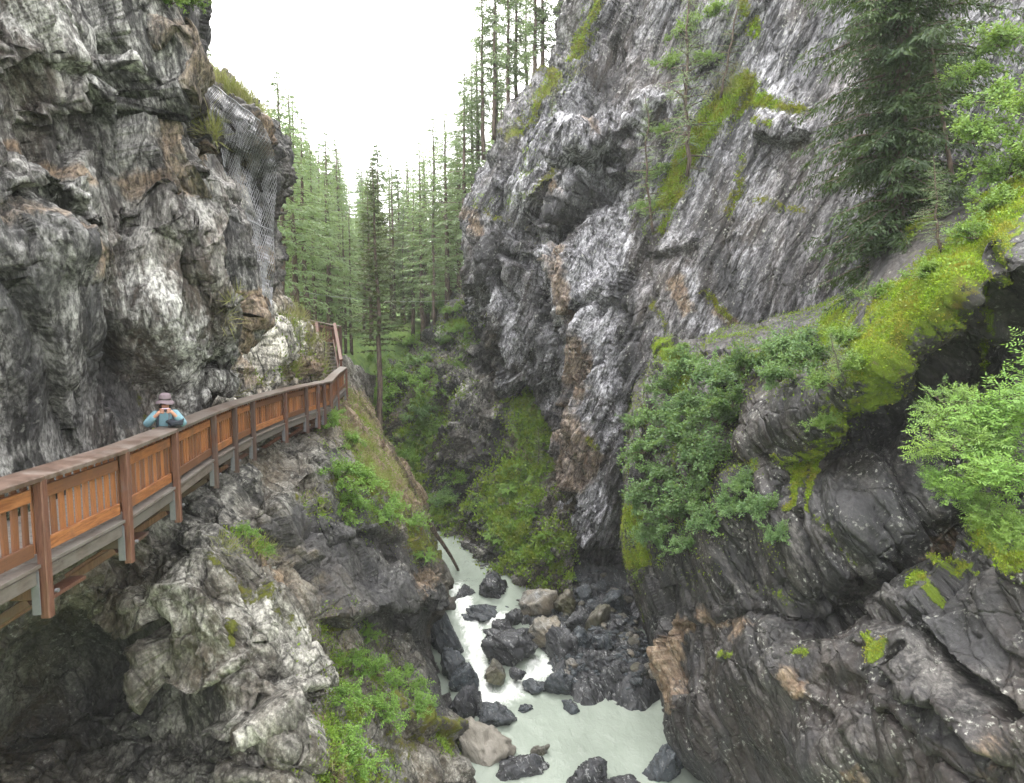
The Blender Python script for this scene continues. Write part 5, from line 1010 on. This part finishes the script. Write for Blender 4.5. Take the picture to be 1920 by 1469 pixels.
for px, py, r, lab in [(655,1240,.62,'grey green bush at the upper left of the lower left thicket'),(700,1270,.8,'bushy shrub in the middle of the lower left thicket'),(650,1320,.7,'left shrub of the lower left thicket'),(760,1280,.8,'bright round shrub at the right of the lower left thicket'),(720,1340,.75,'front shrub of the lower left thicket'),(640,1400,.6,'low shrub at the bottom left of the thicket'),(790,1330,.6,'shrub at the right rim of the lower left thicket'),(690,1190,.5,'slim shrub climbing above the lower left thicket'),(660,1440,.6,'lowest shrub of the lower left thicket')]:
    shrub('mid', 'gorge_wall_lower_left', px, py, r, lab, None, .12)
for px, py, r, lab in [(640,900,1.0,'bright green shrub on the bluff below the boardwalk bend'),(655,950,.9,'bright green shrub at the edge of the dark bluff face'),(720,960,1.0,'green bush on the upper bluff near the fallen trunk'),(770,985,.95,'green bush overhanging the river bend'),(625,790,.7,'small shrub under the end of the boardwalk'),(660,830,.7,'small green shrub on the rusty slope'),(690,900,.8,'shrub in the hollow of the bluff'),(460,1005,.35,'small fern like plant on the ledge of the pale buttress'),(490,1030,.3,'small green plant right of the fern on the buttress'),(640,1170,.35,'little bright plant on the dark bluff face'),(800,1040,.5,'small bush at the bluff tip')]:
    shrub('mid', 'gorge_wall_lower_left', px, py, r, lab, None, .1)
for px, py, r, lab in [(1215,390,.8,'light green bush below the slender larch'),(1240,330,.8,'light green bush beside the mossy ledge'),(1290,60,1.1,'leafy bush behind the tall feathery larch'),(1250,130,1.0,'leafy bush left of the tall feathery larch'),(1330,120,.9,'leafy bush above the moss tuft'),(1345,30,.9,'leafy bush at the top edge beside the moss streak'),(1240,250,.7,'leafy sprig at the tip of the overhang')]:
    shrub('yel', 'gorge_wall_right', px, py, r * 1.2, lab, None, .3)
G2 = 'bushes on the far bank'
for k, (px, py, r) in enumerate([(840,650,1.2),(870,620,1.1),(800,720,1.6),(790,780,1.5),(810,800,1.2),(760,860,1.4),(830,950,1.3),(800,960,1.3),(860,900,1.0),(740,920,1.6),(700,760,1.8),(740,720,1.8),(780,690,1.7),(660,740,1.8),(700,820,1.6),(820,580,1.3),(690,690,1.6),(850,580,1.0),(730,650,1.6),(770,640,1.5)]):
    shrub('mid' if k % 3 else 'blue', 'far_bank', px, py, r * 1.25, 'rounded green bush on the far bank behind the gorge', G2, .2)
G3 = 'low bushes on the debris cone'
for k, (px, py, r) in enumerate([(960,980,.8),(1000,960,.8),(940,1010,.7),(980,1030,.8),(1020,1000,.7),(960,920,.7),(1030,1040,.6),(920,1000,.6),(1045,1010,.6)]):
    shrub('mid', 'far_bank', px, py, r, 'low bright bush on the green debris cone below the cave', G3, .0, flat=.5)
p_ = [(322, 12, .55, 'bright fern sprig hanging from the top of the left wall'), (362, 8, .55, 'second bright fern sprig at the upper left corner of the sky')]
for px, py, r, lab in p_: shrub('yel', 'gorge_wall_upper_left', px, py, r, lab, None, .1)

ORD = ['first', 'second', 'third', 'fourth', 'fifth', 'sixth', 'seventh', 'eighth', 'ninth', 'tenth', 'eleventh', 'twelfth']
def rank_labels(group, what, rowsz, where):
    os_ = [o for o in bpy.data.objects if o.get('group') == group]; vp = lambda o: proj(np.array([o.location[:]], float))
    os_.sort(key=lambda o: float(vp(o)[1][0])); nr = math.ceil(len(os_) / rowsz)
    for r in range(nr):
        row = sorted(os_[r*rowsz:(r+1)*rowsz], key=lambda o: float(vp(o)[0][0]))
        for k, o in enumerate(row): o['label'] = f"{what}, {ORD[k]} from left in {ORD[r]} row {where}"
rank_labels(G1, 'cool green leafy shrub', 6, 'of near right bank')
rank_labels(G2, 'rounded green bush', 5, 'of far bank')
rank_labels(G3, 'low bright bush', 3, 'of debris cone')
# ------------------------------------------------------------ ground cover
def scatter(name, sh, strokes, n, size, aspect, mat, label, cat, seed, up=.7, spread=.35, lift=.02, tone=None, len_var=.5, clump=1.0, jit=.05):
    s = SHEETS[sh]; rng = np.random.default_rng(seed); X, Y = s['X'].ravel(), s['Y'].ravel(); P = s['P'].reshape(-1, 3); N = s['n'].reshape(-1, 3)
    w = np.zeros(len(X))
    for pts, r, k in strokes:
        d, _ = seg_dist(X, Y, pts); w = np.maximum(w, k * np.exp(-(d / r) ** 2))
    if tone is not None: w = np.maximum(w, np.clip(s['tone'][..., 0].ravel() - tone, 0, 1)) if strokes else np.clip(s['tone'][..., 0].ravel() - tone, 0, 1)
    w[w < .06] = 0; w = w * np.clip(.5 + 2.2 * clump * fbm(P * 1.1, seed, 4), .0, 2) * np.clip(.35 + N[:, 2], .05, 1.2)
    m = (X > -80) & (X < 2000) & (Y > -80) & (Y < 1550) & (np.sum(N * (CAM - P), 1) > 0); w = w * m
    dist2 = np.sum((P - CAM) ** 2, 1); 
    i = rng.choice(len(w), n, p=w / w.sum()); p = P[i] + rng.normal(0, jit, (n, 3)) + N[i] * (lift + rng.random((n, 1)) * size * .8)
    d = N[i] * (1 - up) + np.array([0, 0, up]) + rng.normal(0, spread, (n, 3)); L = size * rng.uniform(1 - len_var, 1 + len_var, n)
    V, F = cards(p, d, L, L * aspect, rng); link(name, new_mesh(name, V, F, M[mat], False), kind='stuff', label=label, category=cat)
F_ = 'gorge_wall_lower_right'
scatter('moss_cover', F_, [], 120000, .05, .5, 'mosst', 'yellow green moss cushions over the near right slab', 'moss', 1, up=.2, spread=.6, tone=.36, lift=-.02, clump=.12, jit=.03)
scatter('herb_cover', F_, [([(1870, 440), (1750, 560), (1640, 700), (1560, 780)], 46, .8), ([(1240, 650), (1400, 690), (1560, 640)], 60, .8), ([(1190, 960), (1195, 1070), (1240, 1060)], 30, 1), ([(1440, 1010), (1470, 1060)], 16, 1), ([(1250, 800), (1300, 900), (1250, 1000)], 80, .8), ([(1500, 860), (1480, 930)], 16, 1), ([(1850, 1000), (1910, 1050)], 40, .7)], 26000, .07, .5, 'herb', 'small leafy herbs growing in the moss of the near right bank', 'ground cover', 2, up=.5, spread=.6, clump=1)
scatter('herb_cover', 'gorge_wall_lower_left', [([(630, 780), (690, 870), (790, 1000)], 42, .9), ([(700, 960), (780, 1000)], 40, .8), ([(640, 1220), (700, 1300), (660, 1400), (640, 1469)], 60, 1), ([(760, 1290), (790, 1360), (830, 1385)], 26, 1), ([(440, 1010), (500, 1030)], 18, .8), ([(600, 950), (660, 960)], 30, .7)], 46000, .065, .5, 'herb', 'low green herbs on the bluffs of the left bank', 'ground cover', 3, up=.5, spread=.6)
scatter('herb_cover', 'far_bank', [([(1010, 780), (980, 880), (940, 960), (980, 1040), (1040, 1050)], 58, 1), ([(800, 740), (770, 860), (800, 980)], 60, .9), ([(700, 700), (700, 850), (740, 960)], 80, 1), ([(850, 620), (880, 590)], 26, .9), ([(840, 980), (890, 950)], 30, .6)], 80000, .19, .55, 'herb', 'bright green herbs covering the debris cone and far bank', 'ground cover', 4, up=.5, spread=.6, jit=.12)
scatter('moss_cover', 'gorge_wall_right', [], 36000, .10, .45, 'mosst', 'mustard coloured moss cushions on the right wall', 'moss', 5, up=.2, spread=.6, tone=.42, lift=-.02, clump=.4, jit=.06)
scatter('herb_cover', 'gorge_wall_right', [([(1400, 160), (1320, 250), (1260, 340), (1220, 420)], 26, .8), ([(1110, 20), (1060, 140), (970, 230)], 18, .7), ([(1010, 380), (900, 380)], 14, .5), ([(1010, 250), (990, 330)], 16, .6), ([(1200, 780), (1215, 850)], 14, .5)], 16000, .10, .4, 'herb', 'tufts of herbs on the ledges of the right wall', 'ground cover', 6, up=.6, spread=.5)
scatter('grass', 'netted_crag', [([(385, 140), (440, 190), (480, 222)], 9, 1), ([(390, 225), (405, 260)], 12, 1), ([(548, 600), (562, 640)], 14, 1), ([(540, 690), (520, 700)], 14, 1), ([(430, 735), (520, 712), (600, 705)], 12, .9), ([(590, 640), (600, 690)], 12, .8)], 9000, .42, .035, 'grass', 'straw coloured grass tufts on the crag and along the pale slab', 'grass', 7, up=.55, spread=.35, clump=1)
scatter('grass', 'gorge_wall_upper_left', [([(388, 225), (398, 262)], 9, 1), ([(440, 560), (410, 610)], 5, .6)], 1200, .36, .035, 'grass', 'straw grass tuft hanging over the left wall edge', 'grass', 8, up=.1, spread=.4)
scatter('grass', 'gorge_wall_lower_left', [([(650, 780), (690, 860), (760, 940)], 30, 1), ([(640, 1230), (648, 1180)], 12, 1), ([(620, 1440), (640, 1469)], 16, 1), ([(425, 1030), (500, 1040)], 12, .8), ([(580, 940), (600, 960)], 10, .7)], 9000, .26, .04, 'grass', 'long grass hanging on the ledges of the left bank', 'grass', 9, up=.3, spread=.45)
scatter('grass', 'gorge_wall_right', [([(1390, 150), (1340, 170)], 16, 1), ([(1085, 130), (1010, 200), (960, 260)], 12, .7)], 3500, .32, .04, 'grass', 'pale grass tuft on the mossy ledge of the right wall', 'grass', 10, up=.4, spread=.4)
scatter('herb_cover', 'netted_crag', [([(540, 620), (560, 700)], 22, 1), ([(430, 725), (600, 700)], 10, 1)], 5000, .10, .45, 'herb', 'green herbs between the rocks beside the boardwalk', 'ground cover', 11, up=.5, spread=.6)

# ------------------------------------------------------------ the walker
def skin(name, verts, edges, radii, mat, parent=None, sub=2):
    me = bpy.data.meshes.new(name); me.from_pydata(verts, edges, []); me.update(); o = link(name, me, parent)
    bm = bmesh.new(); bm.from_mesh(me); ly = bm.verts.layers.skin.verify()
    for i, v in enumerate(bm.verts): v[ly].radius = radii[i] if hasattr(radii[i], '__len__') else (radii[i], radii[i]); v[ly].use_root = (i == 0)
    bm.to_mesh(me); bm.free(); me.materials.append(mat)
    o.modifiers.new('skin', 'SKIN').use_smooth_shade = True; s = o.modifiers.new('sub', 'SUBSURF'); s.levels = sub; s.render_levels = sub; return o
def plain(name, col, rough=.8, **kw):
    t = NT(name); c = t.obj(); n_ = t.noise(c, 30, 4, .6); t.princ(t.mix(n_, [x * .75 for x in col], [min(1, x * 1.2) for x in col]), rough, t.bump(t.noise(c, 9, 4), .5, .02), **kw); return t.m
M['skin'] = plain('skin', (.42, .22, .15), .6); M['jacket'] = plain('teal_jacket', (.12, .22, .26), .7); M['trousers'] = plain('dark_trousers', (.05, .055, .07)); M['hat'] = plain('mauve_hat', (.13, .10, .115), .9); M['hair'] = plain('dark_hair', (.02, .014, .012), .6); M['lime'] = plain('lime_strap', (.45, .6, .03)); M['navy'] = plain('dark_bag', (.015, .02, .03)); M['cam'] = plain('camera_shell', (.35, .3, .42), .4); M['black'] = plain('black_plastic', (.01, .01, .012), .3); M['boot'] = plain('brown_boots', (.07, .045, .03)); M['cheek'] = plain('lips', (.35, .1, .09), .6)
pb = hit(303, 815, 14.42); pb = Vector((pb[0] - .20, pb[1] + .50, 13.43))
PER = empty('person', pb, 'person in blue jacket and mauve hat leaning on the handrail, taking a picture', 'person')
PER.rotation_euler = (0, 0, math.atan2(-pb.x, pb.y) + math.radians(180) + math.radians(180) * 0)
PER.rotation_euler[2] = math.atan2(pb.x - 0, -(pb.y - 0)) + math.pi * 1.0 if False else math.atan2(-pb.x, pb.y) * -1 * -1 + 0
# local frame: the walker looks along -Y (towards the photographer)
PER.rotation_euler = (0, 0, -math.atan2(-pb.x, pb.y) * -1)
PER.scale = (.93, .93, .93)
B = [(0, .02, .95), (0, 0, 1.12), (0, -.06, 1.32), (0, -.10, 1.42), (0, -.12, 1.50), (0, -.15, 1.60),      # pelvis..head
     (.17, -.09, 1.38), (.30, -.22, 1.17), (.12, -.38, 1.42), (.075, -.385, 1.475),                         # left shoulder, elbow, wrist, palm
     (-.17, -.09, 1.38), (-.33, -.20, 1.20), (-.13, -.37, 1.42), (-.08, -.38, 1.475),
     (.09, .02, .88), (.10, -.03, .48), (.10, .03, .09), (-.09, .02, .88), (-.10, -.02, .48), (-.11, .06, .09), (.10, -.10, .04), (-.11, -.07, .04)]
E = [(0,1),(1,2),(2,3),(3,4),(4,5),(2,6),(6,7),(7,8),(8,9),(2,10),(10,11),(11,12),(12,13),(0,14),(14,15),(15,16),(0,17),(17,18),(18,19),(16,20),(19,21)]
Rr = [(.14,.10),(.13,.10),(.15,.10),(.06,.06),(.055,.055),(.088,.105),.06,.045,.03,.034,.06,.045,.03,.034,.085,.06,.045,.085,.06,.045,.035,.035]
skin('body', B, E, Rr, M['skin'], PER)
J = [B[0], B[1], B[2], (0,-.09,1.40), B[6], B[7], (.15,-.345,1.375), B[10], B[11], (-.165,-.335,1.375), (0, .02, .84)]
skin('jacket', J, [(0,1),(1,2),(2,3),(2,4),(4,5),(5,6),(2,7),(7,8),(8,9),(0,10)], [(.19,.15),(.18,.15),(.19,.14),(.085,.085),.095,.075,.05,.095,.075,.05,(.19,.15)], M['jacket'], PER)
skin('trousers', [B[0], B[14], B[15], (.10,.03,.16), B[17], B[18], (-.11,.06,.16)], [(0,1),(1,2),(2,3),(0,4),(4,5),(5,6)], [(.17,.13),.11,.085,.065,.11,.085,.065], M['trousers'], PER)
for x, y in ((.10, .03), (-.11, .06)): skin('boot', [(x, y + .02, .10), (x, y, .05), (x, y - .13, .04)], [(0,1),(1,2)], [.055, .055, .045], M['boot'], PER, 1)
def fing(c, sx):
    for k in range(4):
        b = Vector(c) + Vector((sx * .012, .0, .035 - .021 * k)); skin('finger', [b, b + Vector((-sx * .025, -.045, .004)), b + Vector((-sx * .062, -.052, 0)), b + Vector((-sx * .08, -.035, -.004))], [(0,1),(1,2),(2,3)], [.0105, .0095, .0085, .007], M['skin'], PER, 1)
    b = Vector(c) + Vector((0, .01, -.03)); skin('thumb', [b, b + Vector((-sx * .03, .005, -.02)), b + Vector((-sx * .055, .0, -.008))], [(0,1),(1,2)], [.012, .011, .009], M['skin'], PER, 1)
fing(B[9], 1); fing(B[13], -1)
def lathe(prof, n=24, wav=0):
    V = []; F = []
    for i, (r, z) in enumerate(prof):
        for k in range(n): a = 2*math.pi*k/n; V.append((r * math.cos(a), r * math.sin(a), z + wav * (r / .18) ** 3 * math.sin(3 * a + 1)))
    for i in range(len(prof) - 1):
        for k in range(n): F.append((i*n+k, i*n+(k+1) % n, (i+1)*n+(k+1) % n, (i+1)*n+k))
    return V, F
m = MB(); V, F = lathe([(.001, .135), (.06, .132), (.092, .11), (.103, .05), (.108, .0), (.13, -.02), (.16, -.05), (.158, -.057), (.128, -.03), (.104, -.008)], 28, .018); m.add(V, F)
hat = m.build('hat', M['hat'], PER, True); hat.location = (0, -.145, 1.655); hat.rotation_euler = (.10, .05, 0)
m = MB(); V, F = lathe([(.1065, .012), (.108, .03), (.105, .038)], 28); m.add(V, F); o = m.build('hat_band', M['hair'], hat, True)
skin('hair', [(0, -.09, 1.66), (.07, -.11, 1.58), (.075, -.08, 1.48), (-.07, -.11, 1.58), (-.08, -.08, 1.48)], [(0,1),(1,2),(0,3),(3,4)], [.08, .04, .03, .04, .03], M['hair'], PER, 1)
for sx in (1, -1):
    m = MB(); V, F = ICO[2]; m.add(V * .012 + np.array([sx * .034, -.238, 1.625]), [tuple(f) for f in F]); m.build('eye', M['black'], PER, True)
    m = MB(); m.add(V * np.array([.012, .02, .03]) + np.array([sx * .094, -.14, 1.60]), [tuple(f) for f in F]); m.build('ear', M['skin'], PER, True)
    m = MB(); m.tube([(sx * .12, -.20, 1.43), (sx * .14, -.20, 1.2), (sx * .16, -.10, .98)], .022, 6); m.build('rucksack_strap', M['navy'], PER, True)
m = MB(); m.tube([(0, -.235, 1.625), (0, -.262, 1.59), (0, -.245, 1.583)], [.009, .015, .011], 6); m.build('nose', M['skin'], PER, True)
m = MB(); m.tube([(-.025, -.243, 1.553), (0, -.25, 1.551), (.025, -.243, 1.553)], [.004, .008, .004], 5); m.build('mouth', M['cheek'], PER, True)
m = MB(); m.beam((0, .17, .98), (0, .16, 1.40), .30, .16, (0, 1, 0)); rk = m.build('rucksack', M['navy'], PER, True)
m = MB(); m.beam((-.2, -.02, 1.0), (-.2, -.04, 1.12), .06, .05, (0, 1, 0)); m.build('reflective_tab', M['lime'], PER)
CE = empty('camera', PER.location, 'small silvery camera held up in both hands of the person', 'camera'); CE.rotation_euler = PER.rotation_euler; CE.scale = PER.scale
m = MB(); m.beam((-.062, -.40, 1.49), (.062, -.40, 1.49), .034, .07, (0, 0, 1)); m.build('camera_body', M['cam'], CE)
m = MB(); m.tube([(.0, -.415, 1.49), (.0, -.455, 1.49)], .026, 14); m.build('lens', M['black'], CE, True)
m = MB(); m.tube([(.062, -.40, 1.50), (.05, -.33, 1.30), (.04, -.26, 1.15)], .007, 5); m.build('hand_strap', M['hat'], CE, True)
# bag resting on the handrail under the elbow
bg = Vector(hit(328, 790, 14.60)); m = MB(); P5, F5 = stone(77, 3, 8, .12, .0); m.add(P5 * np.array([.13, .12, .08]), [tuple(f) for f in F5]); o = m.build('bag', M['navy'], None, True); o.location = (bg.x, bg.y, 14.585); o['label'] = 'small dark bag lying on the handrail under the elbow of the person'; o['category'] = 'bag'

# ------------------------------------------------------------ the damp air
m = MB(); x0, x1, y0, y1, z0, z1 = -130, 110, -14, 290, -3.0, 110
V = [(x0,y0,z0),(x1,y0,z0),(x1,y1,z0),(x0,y1,z0),(x0,y0,z1),(x1,y0,z1),(x1,y1,z1),(x0,y1,z1)]
m.add(V, [(0,3,2,1),(4,5,6,7),(0,1,5,4),(1,2,6,5),(2,3,7,6),(3,0,4,7)])
hm = bpy.data.materials.new('damp_air'); hm.use_nodes = True; ht = hm.node_tree; ht.nodes.clear(); ho = ht.nodes.new('ShaderNodeOutputMaterial'); hv = ht.nodes.new('ShaderNodeVolumePrincipled')
hv.inputs['Color'].default_value = (.96, .98, 1, 1); hv.inputs['Density'].default_value = .00045; hv.inputs['Anisotropy'].default_value = .1; ht.links.new(hv.outputs[0], ho.inputs['Volume'])
o = m.build('haze', hm); o['kind'] = 'stuff'; o['label'] = 'thin pale mist filling the valley'; o['category'] = 'haze'
